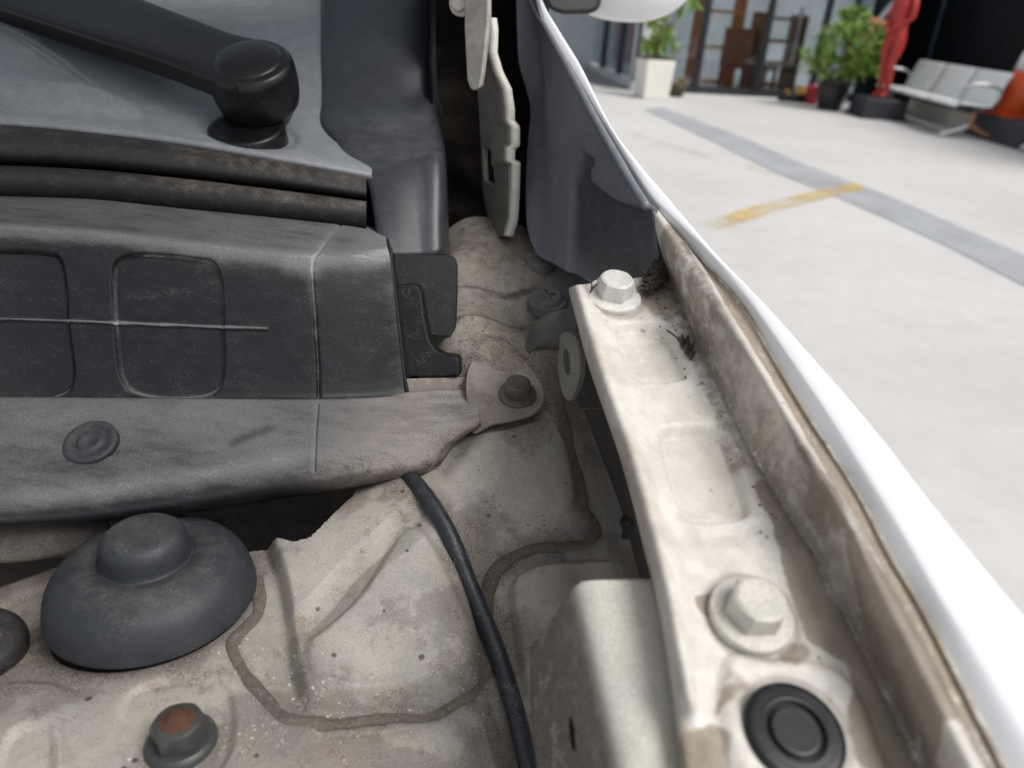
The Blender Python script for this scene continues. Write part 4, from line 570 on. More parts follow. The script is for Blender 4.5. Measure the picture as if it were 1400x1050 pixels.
def clip(c, r, lb):
    o = link('push_clip', lathe_mesh(c, NF, [(r, -.001), (r, .0016), (r*.94, .0030), (r*.80, .0034), (r*.72, .0052), (r*.64, .0060), (r*.5, .0056), (.0005, .0056)], 44), M_clip, cover, lb)
    flat_angle(o, 40)
    for a in (0.4, 1.97):
        u, v, n = frame(NF); c_ = Vector(c)+n*.0060; p = [c_+(u*math.cos(a)+v*math.sin(a))*s*r*.42+(v*math.cos(a)-u*math.sin(a))*t*r*.09 for s, t in ((-1, -1), (1, -1), (1, 1), (-1, 1))]
        link('cross_ridge', plate_mesh(p, -n, .0016), M_clip, cover)
clip((0.0116,0.5092,1.0398), .0128, 'round black push clip farther from the fender bolt')
clip((0.0185,0.4697,1.0278), .0130, 'round black cross-head push clip beside the fender bolt')

# ---- hood hinge in the dark slot
hp = [[(-0.0347,0.5585,1.1893),(-0.0331,0.5551,1.1825),(-0.0325,0.5505,1.1686),(-0.0279,0.5483,1.1574),(-0.0213,0.5465,1.1471),(-0.0184,0.5437,1.1347),(-0.0179,0.5425,1.1278),(-0.0141,0.5406,1.1241),(-0.0132,0.5375,1.1132),(-0.016,0.5373,1.1106),(-0.0158,0.5346,1.1029),(-0.0118,0.534,1.1018),(-0.0108,0.5285,1.0838),(-0.0104,0.523,1.0661),(-0.0131,0.5199,1.0554)],
      [(-0.0446,0.6113,1.1945),(-0.0426,0.5997,1.1711),(-0.0407,0.5913,1.1474),(-0.0374,0.5849,1.1234),(-0.0347,0.5775,1.1016),(-0.0319,0.5699,1.0796),(-0.0271,0.5615,1.0604),(-0.0176,0.5385,1.0478)],]
A_ = resample(hp[0], 150, False); B_ = resample(hp[1], 150)
V = np.array([A_+(B_-A_)*t for t in np.linspace(0, 1, 30)])
def keep(cn):
    t, z = np.meshgrid(np.linspace(0, 1, 30)[:-1], np.arange(149), indexing='ij')
    zc = cn[:, 2].reshape(t.shape); lo = (-0.0286,0.5498,1.0819)[2]; hi = (-0.0306,0.5611,1.1046)[2]
    return ~((t > .52) & (t < .88) & (zc > lo) & (zc < hi)).ravel()
hinge = link('hood_hinge', grid_mesh(V, keep=keep), M_hplate, car, 'cream painted steel hood hinge plate with a slot'); solid(hinge, .0035, 0)
link('front_edge', grid_mesh(np.array([A_+A3((-.0004, -.0012, 0)), A_+A3((.0030, -.0016, 0)), A_+A3((.0052, -.0006, 0)), A_+A3((.0050, .006, 0))])), M_light, hinge, 'front edge of the hinge plate, lighter in colour as its highlight')  # lighter colour stands in for light on the edge
solid(hinge.children[0], .0015, 0)
ha = [(-0.0524,0.5659,1.2155),(-0.0359,0.5529,1.2162),(-0.0337,0.5405,1.1913),(-0.0337,0.5344,1.1745),(-0.0343,0.5282,1.1576),(-0.0355,0.5251,1.149),(-0.0392,0.526,1.1464),(-0.0428,0.5287,1.1472),(-0.0448,0.5333,1.152),(-0.0465,0.5407,1.1646),(-0.0494,0.549,1.1815)]
bevel(link('hinge_arm', plate_mesh(ha, (.45, .85, .1), .005), M_hinge, hinge, 'rounded cream arm of the hood hinge', smooth=False), .0014, 3)
bolt('hinge_pin', (-0.0532,0.5677,1.1966), (-.3, -.9, .1), .006, .004, .0085, .002, M_light, hinge, 'round hinge pin')
bevel(link('hinge_foot', plate_mesh([(-0.0168,0.5444,1.0483),(0.003,0.5509,1.0503),(0.0045,0.54,1.047),(-0.014,0.5338,1.0451)], -NF, .003), M_rust, hinge, 'rusty foot of the hinge', smooth=False), .0006, 2)
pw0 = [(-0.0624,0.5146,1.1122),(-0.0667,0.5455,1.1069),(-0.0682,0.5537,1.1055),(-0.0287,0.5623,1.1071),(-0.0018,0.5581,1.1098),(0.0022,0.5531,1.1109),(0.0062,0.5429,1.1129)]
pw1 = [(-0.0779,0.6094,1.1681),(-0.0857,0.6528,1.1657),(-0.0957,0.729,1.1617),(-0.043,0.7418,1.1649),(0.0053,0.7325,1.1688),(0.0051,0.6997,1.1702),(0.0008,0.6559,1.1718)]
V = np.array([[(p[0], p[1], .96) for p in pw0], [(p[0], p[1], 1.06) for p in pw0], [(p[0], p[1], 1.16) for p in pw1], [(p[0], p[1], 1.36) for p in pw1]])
solid(link('hinge_pocket_wall', grid_mesh(V), M_void, car, 'walls of the slot around the hood hinge, coloured black for its shade', smooth=False), .002, 0)  # black colour puts the slot's deep shade into the walls
# ---- brackets between apron and rail
cb = [[(0.0289,0.3696,1.0629),(0.0242,0.3744,1.0591),(0.0171,0.3797,1.054),(0.011,0.3824,1.0483),(0.0073,0.3823,1.0412),(0.0063,0.38,1.0344)], [(0.0313,0.3549,1.0491),(0.0281,0.3588,1.0456),(0.023,0.3637,1.0421),(0.0168,0.369,1.0393),(0.012,0.3734,1.0369),(0.0075,0.3759,1.0351)]]
A_ = resample(cb[0], 40); B_ = resample(cb[1], 40)
o = link('curved_bracket', grid_mesh(np.array([A_+(B_-A_)*t+A3((0, -.010, .002))*math.sin(t*3.1) for t in np.linspace(0, 1, 16)]+[B_+A3((0, .02, -.006))])), M_steel, car, 'dark curved bracket under the rear end of the rail'); solid(o, .002, 0)
rp = round_poly([(0.0214,0.3448,1.058),(0.0254,0.3424,1.0598),(0.0288,0.3386,1.059),(0.0305,0.3341,1.0543),(0.0316,0.3286,1.0455),(0.03,0.3254,1.0368),(0.0277,0.3251,1.0317),(0.0249,0.329,1.033),(0.0224,0.3339,1.0382),(0.0211,0.3396,1.0452),(0.0213,0.3428,1.0516)], 66)
ih = round_poly([(0.0235,0.3385,1.0533),(0.0253,0.3365,1.0524),(0.0267,0.3334,1.0474),(0.0262,0.3314,1.0421),(0.0243,0.3339,1.0439),(0.0232,0.3368,1.0486)], 66)
def hole_plate(outer, inner, n, th, k=56):
    c = inner.mean(0); u_, v_, n_ = frame(n, (0, 0, 1)); u_, v_ = A3(u_), A3(v_); out = []
    for loop in (outer, inner):
        q = np.concatenate([loop, loop[:1]]); q = resample(q, 400, False); ang = np.arctan2((q-c) @ v_, (q-c) @ u_)
        out.append([q[np.argmin(np.abs(np.angle(np.exp(1j*(ang-a_)))))] for a_ in np.linspace(0, 2*math.pi, k, endpoint=False)])
    O, I = A3(out[0]), A3(out[1]); d_ = A3(n_)*th; rings = np.array([O, I, I+d_, O+d_]); f = []
    for i in range(4):
        for j in range(k): f.append((i*k+j, i*k+(j+1) % k, ((i+1) % 4)*k+(j+1) % k, ((i+1) % 4)*k+j))
    return mesh(rings.reshape(-1, 3), f)
ringt = link('ring_tab', hole_plate(rp, ih, (.72, .65, 0), .004), M_hplate, car, 'upright cream tab with an oval hole', smooth=False); bevel(ringt, .0005, 2)
bevel(link('tab_block', plate_mesh([(0.0263,0.345,1.0584),(0.0475,0.3619,1.0475),(0.0523,0.3471,1.0177),(0.0336,0.3306,1.0249),(0.0295,0.3311,1.0303)], (.5, .8, .1), .014), M_steel, ringt, 'dark block behind the tab', smooth=False), .002, 2)
bk = [[(0.0158,0.2126,0.9864),(0.0158,0.1977,0.9821),(0.0192,0.1694,0.9737),(0.0221,0.1453,0.9665)], [(0.0206,0.2023,1.0092),(0.0242,0.1825,1.0033),(0.031,0.1547,0.9949),(0.0347,0.1329,0.9884)], [(0.0254,0.2024,1.0215),(0.03,0.1811,1.0151),(0.037,0.1477,1.0051),(0.0388,0.1267,0.9989)], [(0.0278,0.202,1.0265),(0.0328,0.1787,1.0195),(0.0395,0.1452,1.0094),(0.0414,0.1242,1.0032)], [(0.031,0.2018,1.0283),(0.0365,0.1787,1.0214),(0.0425,0.1442,1.0111),(0.0441,0.1234,1.0049)], [(0.0418,0.2025,1.0291),(0.0456,0.179,1.022),(0.0489,0.1446,1.0119),(0.0498,0.1234,1.0057)], [(0.0525,0.2043,1.028),(0.0552,0.1809,1.0211),(0.0575,0.1461,1.0109),(0.0577,0.1247,1.0046)]]
V = loft(bk, 120, [8, 8, 5, 5, 8, 8])
box_ = link('rail_bracket', grid_mesh(V, {'dust': attr_lines([.95, .9, .75, .15, -.05, .0, .15], [8, 8, 5, 5, 8, 8])[:, None]*np.ones((1, 120)), 'grime_shade': attr_lines([1.2, 1.0, .8, .15, 0, 0, .05], [8, 8, 5, 5, 8, 8])[:, None]*np.ones((1, 120))}), M_light, car, 'folded cream bracket between the cable and the rail'); solid(box_, .002, 0)  # left face darkened in colour as its shaded side
link('slot', plate_mesh([(0.026,0.1696,1.001),(0.0267,0.169,1.0008),(0.0276,0.1637,0.9992),(0.0275,0.1599,0.9981),(0.0266,0.1611,0.9985),(0.026,0.1657,0.9999)], (.5, .5, .3), .0006), M_void, box_, 'narrow black plate standing in for a shaded slot', smooth=False)  # black plate in place of the slot's dark opening
fr = [[(0.0279,0.2012,1.0273),(0.0371,0.2029,1.0273),(0.0472,0.2045,1.0273),(0.053,0.205,1.0271)], [(0.0297,0.2112,1.0197),(0.0389,0.213,1.0197),(0.0494,0.2147,1.0197),(0.0555,0.2152,1.0195)], [(0.0361,0.2453,0.9896),(0.0452,0.2471,0.9897),(0.0575,0.2491,0.9896),(0.0645,0.2497,0.9895)]]
solid(link('end_face', grid_mesh(loft(fr, 30, 5)), M_light, box_), .0015, 0)
gw = [[(0.0419,0.3802,0.9989),(0.0618,0.3324,0.9701),(0.0708,0.2907,0.9535)], [(0.0549,0.3543,1.014),(0.0659,0.2996,0.9938),(0.0718,0.2518,0.9876)]]
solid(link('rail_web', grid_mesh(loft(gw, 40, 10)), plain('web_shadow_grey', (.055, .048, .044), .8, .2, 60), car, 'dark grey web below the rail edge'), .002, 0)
bevel(link('wire_clip', plate_mesh([(0.0526,0.2832,0.9946),(0.0552,0.2805,0.998),(0.0573,0.278,0.9977),(0.0582,0.2762,0.994),(0.0566,0.2763,0.9897),(0.0539,0.2797,0.9876),(0.0545,0.2805,0.9915)], (.2, .9, -.2), .008), M_black, car, 'small black wire clip beneath the rail', smooth=False), .001, 2)

# ---- door mirror
mc = Vector((0.1091,1.1529,1.2734))
def ell(c, rx, ry, rz, seg=48, ring=24, rotz=0, p=2.3):
    V = []
    for i in range(ring+1):
        th = math.pi*i/ring; row = []
        for j in range(seg):
            ph = 2*math.pi*j/seg; sp = lambda v: math.copysign(abs(v)**(2/p), v)
            q = Vector((rx*sp(math.sin(th))*sp(math.cos(ph)), ry*sp(math.sin(th))*sp(math.sin(ph)), rz*sp(math.cos(th)))); q.rotate(Matrix.Rotation(rotz, 3, 'Z')); row.append(c+q)
        V.append(row)
    V = np.array([[tuple(q) for q in r]+[tuple(r[0])] for r in V]); return grid_mesh(V)
mirror = link('door_mirror', ell(mc, .105, .05, .088, rotz=R(15)), M_skin, car, 'white door mirror shell at the top of the view')
bevel(link('mirror_foot', plate_mesh([(-0.0097,1.0635,1.2509),(0.0648,1.089,1.2573),(0.0736,1.0652,1.2092),(0.0719,1.0595,1.1977),(0.0596,1.057,1.1927),(0.027,1.0444,1.1898),(0.0104,1.035,1.1935),(-0.0036,1.044,1.2116)], (0, 1, 0), .06), M_tab, mirror, 'black foot of the door mirror', smooth=False), .006, 3)

# ---- the rest of the car around the corner: added seal backing, firewall, raised hood, windscreen, pillar
V = loft([[(-0.3666,0.4728,1.1171),(-0.3286,0.4892,1.1171),(-0.2787,0.5011,1.1141),(-0.2249,0.5101,1.1097),(-0.1572,0.5201,1.1018),(-0.1012,0.5325,1.0943)], [(-0.3603,0.4513,1.0829),(-0.3227,0.4672,1.0818),(-0.2734,0.4798,1.0803),(-0.2203,0.4897,1.0778),(-0.1532,0.5008,1.072),(-0.0908,0.5163,1.0664)], [(-0.352,0.4321,1.0621),(-0.3152,0.4479,1.061),(-0.2668,0.4603,1.0589),(-0.2146,0.4699,1.0559),(-0.1488,0.4816,1.0512),(-0.085,0.4972,1.0444)]], 60, 6)
solid(link('seal_backing', grid_mesh(V), M_tab, cowl, 'added dark backing closing the gap behind the rubber seal'), .002, 0)  # added backing, closes the bright gap between the seals
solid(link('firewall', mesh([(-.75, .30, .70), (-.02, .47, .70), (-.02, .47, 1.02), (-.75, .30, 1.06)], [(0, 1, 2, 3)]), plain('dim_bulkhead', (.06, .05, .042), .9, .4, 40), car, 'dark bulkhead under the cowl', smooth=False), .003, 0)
cx_, cy_ = Vector((.966, .26, 0)), Vector((-.26, .966, 0)); hz = Vector((0, 0, 1))
def cp(u, v, z): return tuple(Vector((0.0, .64, 0))+cx_*u+cy_*v+hz*z)
hood = [[cp(u, v, z+.05*(1-((u+.72)/.76)**2)) for u in np.linspace(-1.45, -.02, 24)] for v, z in ((.02, 1.27), (-.22, 1.45), (-.48, 1.66), (-.74, 1.88), (-.84, 1.98))]
solid(link('raised_hood', grid_mesh(spline_stack(A3(hood), 4)), M_skin, car, 'white hood propped open above the engine bay'), .02, 0)
ws = [[cp(u, v, z+.06*(1-((u+.70)/.70)**2)) for u in np.linspace(-1.38, -.06, 20)] for v, z in ((.10, 1.20), (.40, 1.40), (.75, 1.60))]
solid(link('windscreen', grid_mesh(A3(ws)), plain('dark_glass', (.02, .025, .03), .05), car, 'dark windscreen behind the cowl'), .005, 0)
solid(link('pillar', grid_mesh(A3([[cp(-.06, .20, 1.20), cp(-.06, .42, 1.38), cp(-.06, .77, 1.60)], [cp(-.01, .22, 1.20), cp(.0, .42, 1.36), cp(-.02, .77, 1.58)], [cp(.0, .26, 1.14), cp(.03, .42, 1.2), cp(.05, .77, 1.3)]])), M_skin, car, 'white windscreen pillar'), .01, 0)
solid(link('light_stop', mesh([(-1.3, -.35, .78), (.16, -.1, .78), (.05, .8, .78), (-1.4, .5, .78)], [(0, 1, 2, 3)]), M_void, car, 'added dark panel keeping light out below the apron', smooth=False), .003, 0)  # added panel, keeps the openings in the apron dark

# ================================================================== forecourt behind the car
M_frame = plain('dark_aluminium', (.022, .025, .030), .4, .15, 5)
M_wall = plain('white_render', (.62, .62, .61), .8, .06, 2)
M_grey = plain('grey_column', (.52, .54, .55), .6, .08, 3)
M_dark = plain('black_cladding', (.008, .009, .012), .55, .3, 1.5, spec=.25)
M_room = plain('dim_interior', (.42, .45, .47), .9, .15, 1)
def glass():
    m = NT('shop_glass'); m.out((.55, .66, .70), .04); gl = m.n.new('ShaderNodeBsdfGlossy'); gl.inputs['Roughness'].default_value = .03; gl.inputs['Color'].default_value = (.85, .92, .95, 1)
    tr = m.n.new('ShaderNodeBsdfTransparent'); tr.inputs['Color'].default_value = (.86, .90, .92, 1); mx = m.n.new('ShaderNodeMixShader'); lw = m.n.new('ShaderNodeFresnel'); lw.inputs['IOR'].default_value = 1.7
    f = m.add(m.mul(lw.outputs[0], .8), .02); m.put(mx.inputs[0], m.math('MINIMUM', f, 1.0))
    m.t.links.new(tr.outputs[0], mx.inputs[1]); m.t.links.new(gl.outputs[0], mx.inputs[2]); m.t.links.new(mx.outputs[0], m.n['Material Output'].inputs[0]); return m.m
M_glass = glass()
FO = Vector((1.7565,13.9187,0)); FU = Vector((.9586, .2848, 0)); FN = Vector((.2848, -.9586, 0)); FA = math.atan2(.2848, .9586)
def fac(u, out, z): return FO+FU*u+FN*out+Vector((0, 0, z))
shop = thing('glass_shopfront', 'glass fronted shop with dark frames and a grey corner column', 'building', FO)
box(fac(0, 0, 2.0), (.30, .30, 4.0), FA, shop, 'corner_column', M_grey, .02)
LEN = 4.35
box(fac(LEN/2, -.05, .06), (LEN, .12, .12), FA, shop, 'sill', M_frame)
box(fac(LEN/2, -.05, 3.6), (LEN, .5, .9), FA, shop, 'fascia', M_wall)
us = [.18, 1.02, 2.2, 3.3, 3.86, 4.35]
for u in us: box(fac(u, 0, 1.65), (.085 if u != 3.86 else .06, .10, 3.06), FA, shop, 'mullion', M_frame)
for a, b in zip(us[:-1], us[1:]): box(fac((a+b)/2, -.03, 1.65), (b-a-.09, .012, 3.05), FA, shop, 'pane', M_glass)
box(fac(2.75, .06, 1.0), (.04, .04, .9), FA, shop, 'door_handle', plain('brushed_steel', (.55, .56, .57), .35, .05, 8, 1.0))
box(fac(LEN/2, -3.4, 1.6), (LEN+6, .1, 3.2), FA, shop, 'back_wall', M_room)
box(fac(LEN/2, -1.75, .02), (LEN+1, 3.2, .04), FA, shop, 'room_floor', plain('grey_floor', (.22, .22, .22), .5, .1, 2))
# wing receding to the left
W0 = Vector((1.661,13.7246,0)); W1 = Vector((1.0371,17.8547,0)); wd_ = (W1-W0); wl = wd_.length; wu = wd_/wl; wa = math.atan2(wu.y, wu.x)
def wing(t, z, o=0): return W0+wu*t+Vector((-wu.y, wu.x, 0))*o+Vector((0, 0, z))
box(wing(wl/2, .08), (wl, .12, .16), wa, shop, 'wing_sill', M_grey)
for t in (.06, wl*.30, wl*.62, wl-.06): box(wing(t, 1.2), (.09, .10, 2.1), wa, shop, 'mullion', M_frame if t < wl*.7 else M_grey)
for a, b in ((.06, wl*.30), (wl*.30, wl*.62), (wl*.62, wl-.06)): box(wing((a+b)/2, 1.2), (b-a-.1, .012, 2.0), wa, shop, 'pane', M_glass)
box(wing(wl/2, 3.15), (wl, .4, 1.8), wa, shop, 'wing_fascia', M_wall)
box(wing(wl+2.2, 2.0), (4.4, .3, 4.0), wa, shop, 'side_wall', M_wall)
lampc = wing(.9, 2.15, .30)
box(lampc, (.55, .45, .10), wa, shop, 'lamp_canopy', M_frame, .02)

def shelf(c, wdt, h, dep, rz, mat, label, name='wooden_shelf', n=4):
    t = thing(name, label, 'shelf', c); c = Vector(c); u = Vector((math.cos(rz), math.sin(rz), 0))
    for s in (-1, 1): box(c+u*(s*wdt/2)+Vector((0, 0, h/2)), (.06, dep, h), rz, t, 'side_panel', mat)
    for k in range(n): box(c+Vector((0, 0, .12+k*(h-.2)/(n-1))), (wdt-.06, dep, .05), rz, t, 'shelf_board', mat)
    return t
M_orange = plain('orange_wood', (.60, .22, .08), .6, .2, 6); M_brown = plain('brown_wood', (.30, .14, .075), .6, .25, 6)
shelf(fac(1.55, -.55, .04), .75, 1.9, .35, FA, M_orange, 'orange wooden shelf behind the shop glass')
shelf(fac(2.85, -.7, .04), .9, 1.3, .4, FA+.2, M_brown, 'low brown wooden shelf behind the shop door')
def armchair(c, rz, mat, label):
    t = thing('chair', label, 'chair', c); c = Vector(c); u = Vector((math.cos(rz), math.sin(rz), 0)); v = Vector((-u.y, u.x, 0))
    box(c+Vector((0, 0, .42)), (.5, .5, .08), rz, t, 'seat', mat); box(c+v*.23+Vector((0, 0, .75)), (.5, .06, .55), rz, t, 'backrest', mat)
    for i in (-1, 1):
        for j in (-1, 1): box(c+u*(.21*i)+v*(.21*j)+Vector((0, 0, .2)), (.05, .05, .4), rz, t, 'leg', mat)
armchair(fac(1.95, -.45, .04), FA+2.6, plain('dull_red_fabric', (.28, .09, .06), .8), 'dull red chair just behind the shop glass')
armchair(fac(2.5, -.5, .04), FA+.6, M_brown, 'brown wooden chair beside the shop door')
rb = thing('red_cabinet', 'bright red box seen in the left wing of the shop', 'cabinet', wing(2.2, .3, -.3))
for nm, cc_, ss in (('cabinet_body', wing(2.2, .72, -.30), (.62, .3, .80)), ('cabinet_door', wing(2.2, .72, -.13), (.56, .02, .74))):
    box(cc_, ss, wa, rb, nm, plain('signal_red', (.55, .02, .015), .5))

# black side building on the right, running towards the camera
BA = Vector((5.7731,13.4784,0)); BB = Vector((5.6995,10.7047,0))
ba = (BB-BA); bl_ = ba.length; ba /= bl_; bf = Vector((-ba.y, ba.x, 0)); bf = bf if bf.x < 0 else -bf
blk = thing('black_building', 'black clad wall behind the bench and the red statue', 'building', BA-bf*1.2)
ang = math.atan2(ba.y, ba.x)
for k in range(7): box(BA-bf*1.25+ba*(-2.4+1.25*k)+Vector((0, 0, 1.3)), (1.235, .1, 2.6), ang, blk, 'cladding_panel', M_dark)
q0 = fac(4.41, -.05, 0); q1 = BA-bf*1.2+ba*(-3.0); mid = (q0+q1)/2; dd = q1-q0
box(mid+Vector((0, 0, 1.4)), (dd.length+.6, .1, 2.8), math.atan2(dd.y, dd.x), blk, 'return_wall', M_dark)
box(BA-bf*.80+ba*(-.9)+Vector((0, 0, 1.3)), (.03, .03, 2.6), ang, blk, 'glass_edge', plain('blue_glass_edge', (.05, .07, .11), .2))
box(BA-bf*.62+ba*(bl_*.35)+Vector((0, 0, .13)), (2.2, .5, .26), ang, blk, 'pale_kerb', plain('pale_kerb', (.62, .59, .54), .8))
box(BA-bf*.66+ba*(bl_*1.0)+Vector((0, 0, .15)), (1.4, .70, .30), ang, blk, 'dark_step', plain('slate_step', (.05, .05, .06), .6))

# bench
M_seat = plain('perforated_white_steel', (.84, .85, .83), .4, .05, 5); M_chrome = plain('chromed_steel', (.55, .55, .54), .3, .08, 8, .7); M_rustleg = plain('rusty_leg', (.30, .15, .07), .6, .3, 12); M_beam = plain('black_beam', (.02, .021, .023), .5)
bench = thing('waiting_bench', 'three seat white metal waiting bench with armrests against the black wall', 'bench', (BA+BB)/2)
def bp(t, f, z): return BA+ba*t+bf*f+Vector((0, 0, z))
box(bp(bl_/2, 0, .36), (bl_+.06, .10, .09), ang, bench, 'beam', M_beam)
sw = (bl_+.10)/3
for k in range(3):
    t0, t1 = -.05+k*sw+.02, -.05+(k+1)*sw-.02
    for nm, pr in (('seat', [(.27, .385), (.25, .415), (.15, .425), (-.10, .41), (-.20, .42)]), ('backrest', [(-.19, .43), (-.22, .52), (-.27, .70), (-.31, .81), (-.33, .82)])):
        V = np.array([[tuple(bp(t, f, z)) for t in np.linspace(t0, t1, 6)] for f, z in pr]); solid(link(nm, grid_mesh(spline_stack(V, 4)), M_seat, bench), .02, 0)
for t, m_ in ((0.0, M_chrome), (bl_, M_rustleg)):
    link('leg', tube_mesh([tuple(bp(t, 0, .36)), tuple(bp(t, 0, .24)), tuple(bp(t, 0, .16))], .035, 8, 10, up=(1, 0, 0)), m_, bench)
    for s in (1, -1): link('foot', tube_mesh([tuple(bp(t, 0, .17)), tuple(bp(t, .16*s, .10)), tuple(bp(t, .36*s, .025))], .028, 8, 14), m_ if s < 0 else M_chrome, bench)
for t in (-.07, bl_+.03):
    link('armrest', tube_mesh([tuple(bp(t, -.22, .46)), tuple(bp(t, -.24, .60)), tuple(bp(t, -.12, .66)), tuple(bp(t, .12, .66)), tuple(bp(t, .24, .60)), tuple(bp(t, .22, .44))], .022, 8, 40, up=tuple(ba)), M_chrome, bench)
# second bench just entering at the right edge
b2 = Vector((5.9614,9.9255,0))
nb = thing('bench_end', 'pale steel bench foot cut off by the right edge of the photo', 'bench', b2)
link('foot', tube_mesh([tuple(b2+Vector((-.02, -.1, .03))), tuple(b2+Vector((.12, 0, .12))), tuple(b2+Vector((.30, .1, .26)))], .04, 8, 14), M_chrome, nb)
link('leg', tube_mesh([tuple(b2+Vector((.28, .09, .24))), tuple(b2+Vector((.32, .1, .36))), tuple(b2+Vector((.33, .1, .50)))], .04, 8, 10, up=(1, 0, 0)), M_chrome, nb)

# traffic cone
cn = BA+ba*(bl_-.22)-bf*.62+Vector((0, 0, .30)); cone = thing('traffic_cone', 'orange traffic cone with a white collar beside the bench', 'cone', cn)
M_or = plain('cone_orange', (.72, .10, .02), .5, .06, 3); M_wh = plain('cone_white', (.7, .7, .7), .5)
bevel(box(cn+Vector((0, 0, .02)), (.52, .52, .04), ang, cone, 'base', M_or), .01)
for nm, pr, m_ in (('lower_cone', [(.25, .04), (.165, .56)], M_or), ('collar', [(.165, .56), (.125, .78)], M_wh), ('upper_cone', [(.125, .78), (.06, 1.08), (.04, 1.09)], M_or)):
    link(nm, lathe_mesh(cn, (0, 0, 1), pr, 32), m_, cone)

# red statue on a dark plinth
st = Vector((5.2475,12.622,0))
pl = thing('statue_plinth', 'low dark plinth under the red statue', 'plinth', st)
bevel(box(st+Vector((0, 0, .14)), (.70, .62, .28), ang, pl, 'block', plain('dark_stone', (.035, .037, .045), .6)), .02)
bevel(box(st+Vector((0, 0, .02)), (.78, .70, .04), ang, pl, 'foot_slab', plain('dark_stone_foot', (.03, .03, .036), .7)), .01)
def figure(base, face):
    """standing woman: joints in metres, x to her left, y forward, z up; one skinned surface"""
    J = {'pel': ((0, 0, .93), .145), 'wai': ((0, .01, 1.10), .105), 'che': ((0, .0, 1.27), .125), 'sho': ((0, -.02, 1.40), .085), 'nec': ((0, -.01, 1.47), .052), 'hd1': ((0, .02, 1.56), .075), 'hd2': ((0, .015, 1.66), .07)}
    E = [('pel', 'wai'), ('wai', 'che'), ('che', 'sho'), ('sho', 'nec'), ('nec', 'hd1'), ('hd1', 'hd2')]
    for s, n in ((1, 'l'), (-1, 'r')):
        J.update({n+'h': ((.085*s, .0, .84), .105), n+'t': ((.085*s, .015, .68), .088), n+'k': ((.065*s, .03 if s > 0 else .05, .47), .058), n+'c': ((.065*s, -.01, .32), .056), n+'a': ((.06*s, -.02, .08), .036), n+'f': ((.07*s, .11, .03), .034),
                  n+'s': ((.155*s, -.02, 1.37), .055), n+'e': ((.205*s, .0, 1.12), .042), n+'w': ((.07*s, .16, .97), .03), n+'m': ((.0+.015*s, .175, .92), .032), n+'b': ((.075*s, .085, 1.27), .055)})
        E += [('pel', n+'h'), (n+'h', n+'t'), (n+'t', n+'k'), (n+'k', n+'c'), (n+'c', n+'a'), (n+'a', n+'f'), ('sho', n+'s'), (n+'s', n+'e'), (n+'e', n+'w'), (n+'w', n+'m'), ('che', n+'b')]
    nm = list(J); me = bpy.data.meshes.new('figure')
    M = Matrix.Translation(base) @ Matrix.Rotation(face, 4, 'Z')
    me.from_pydata([tuple(M @ Vector(J[k][0])) for k in nm], [(nm.index(a), nm.index(b)) for a, b in E], [])
    o = bpy.data.objects.new('red_statue', me); COL.objects.link(o); o.modifiers.new('skin', 'SKIN')
    for i, k in enumerate(nm): v = me.skin_vertices[0].data[i]; v.radius = (J[k][1], J[k][1]); v.use_root = (k == 'pel')
    o.modifiers['skin'].use_smooth_shade = True; s = o.modifiers.new('sub', 'SUBSURF'); s.levels = 2; s.render_levels = 2
    o.data.materials.append(plain('red_lacquer', (.42, .035, .03), .45, .15, 6)); return o
figs = figure(st+Vector((0, 0, .27)), math.atan2(bf.y, bf.x)-math.pi/2+.5)
figs['label'] = 'red statue of a standing figure with folded arms on a dark plinth'; figs['category'] = 'statue'

# plants
M_leaf = NT('leaf_green'); nn = M_leaf.noise(6, 3); M_leaf = M_leaf.out(M_leaf.mix(M_leaf.map(nn, .35, .65), (.12, .23, .03), (.26, .40, .08)), .5)
def foliage(c, blobs, n, size, mat, parent, seed):
    r = np.random.default_rng(seed); V = []; F = []; tips = []
    for b in blobs:
        for k in range(max(3, int(n*.02))):
            dv = r.normal(size=3); dv /= np.linalg.norm(dv); tips.append((A3(c)+A3(b[:3])+dv*b[3]*(.35+.85*r.random())*A3((1.15, 1.15, .9)), dv))
    for k in range(n):
        p0, ax = tips[r.integers(len(tips))]; d = ax*.5+r.normal(size=3)*.75+A3((0, 0, .15)); d /= np.linalg.norm(d); s = size*(.55+.9*r.random())
        v = np.cross(d, r.normal(size=3)); v /= np.linalg.norm(v); nr = np.cross(d, v); i = len(V); tip = p0+d*s*2.0-A3((0, 0, .25))*s
        V += [p0, p0+d*s*.8-v*s*.34+nr*s*.08, p0+d*s-nr*s*.06, p0+d*s*.8+v*s*.34+nr*s*.08, tip]; F += [(i, i+1, i+2), (i, i+2, i+3), (i+1, i+4, i+2), (i+2, i+4, i+3)]
    return link('foliage', mesh(V, F), mat, parent, smooth=False, kind='stuff')
pb = Vector((4.7161,13.1957,0))
pot = thing('black_pot', 'round black plant pot in front of the shop door', 'plant pot', pb)
link('pot_body', lathe_mesh(pb, (0, 0, 1), [(.17, 0), (.235, .30), (.25, .40), (.262, .40), (.262, .45), (.23, .45), (.22, .40)], 32), plain('black_glaze', (.012, .012, .013), .4), pot)
link('soil', lathe_mesh(pb, (0, 0, 1), [(.215, .39), (.215, .415), (.002, .42)], 24), M_dirt, pot)
bush = thing('bushy_plant', 'bushy bright green plant growing from the black pot', 'plant', pb+Vector((0, 0, .41)))
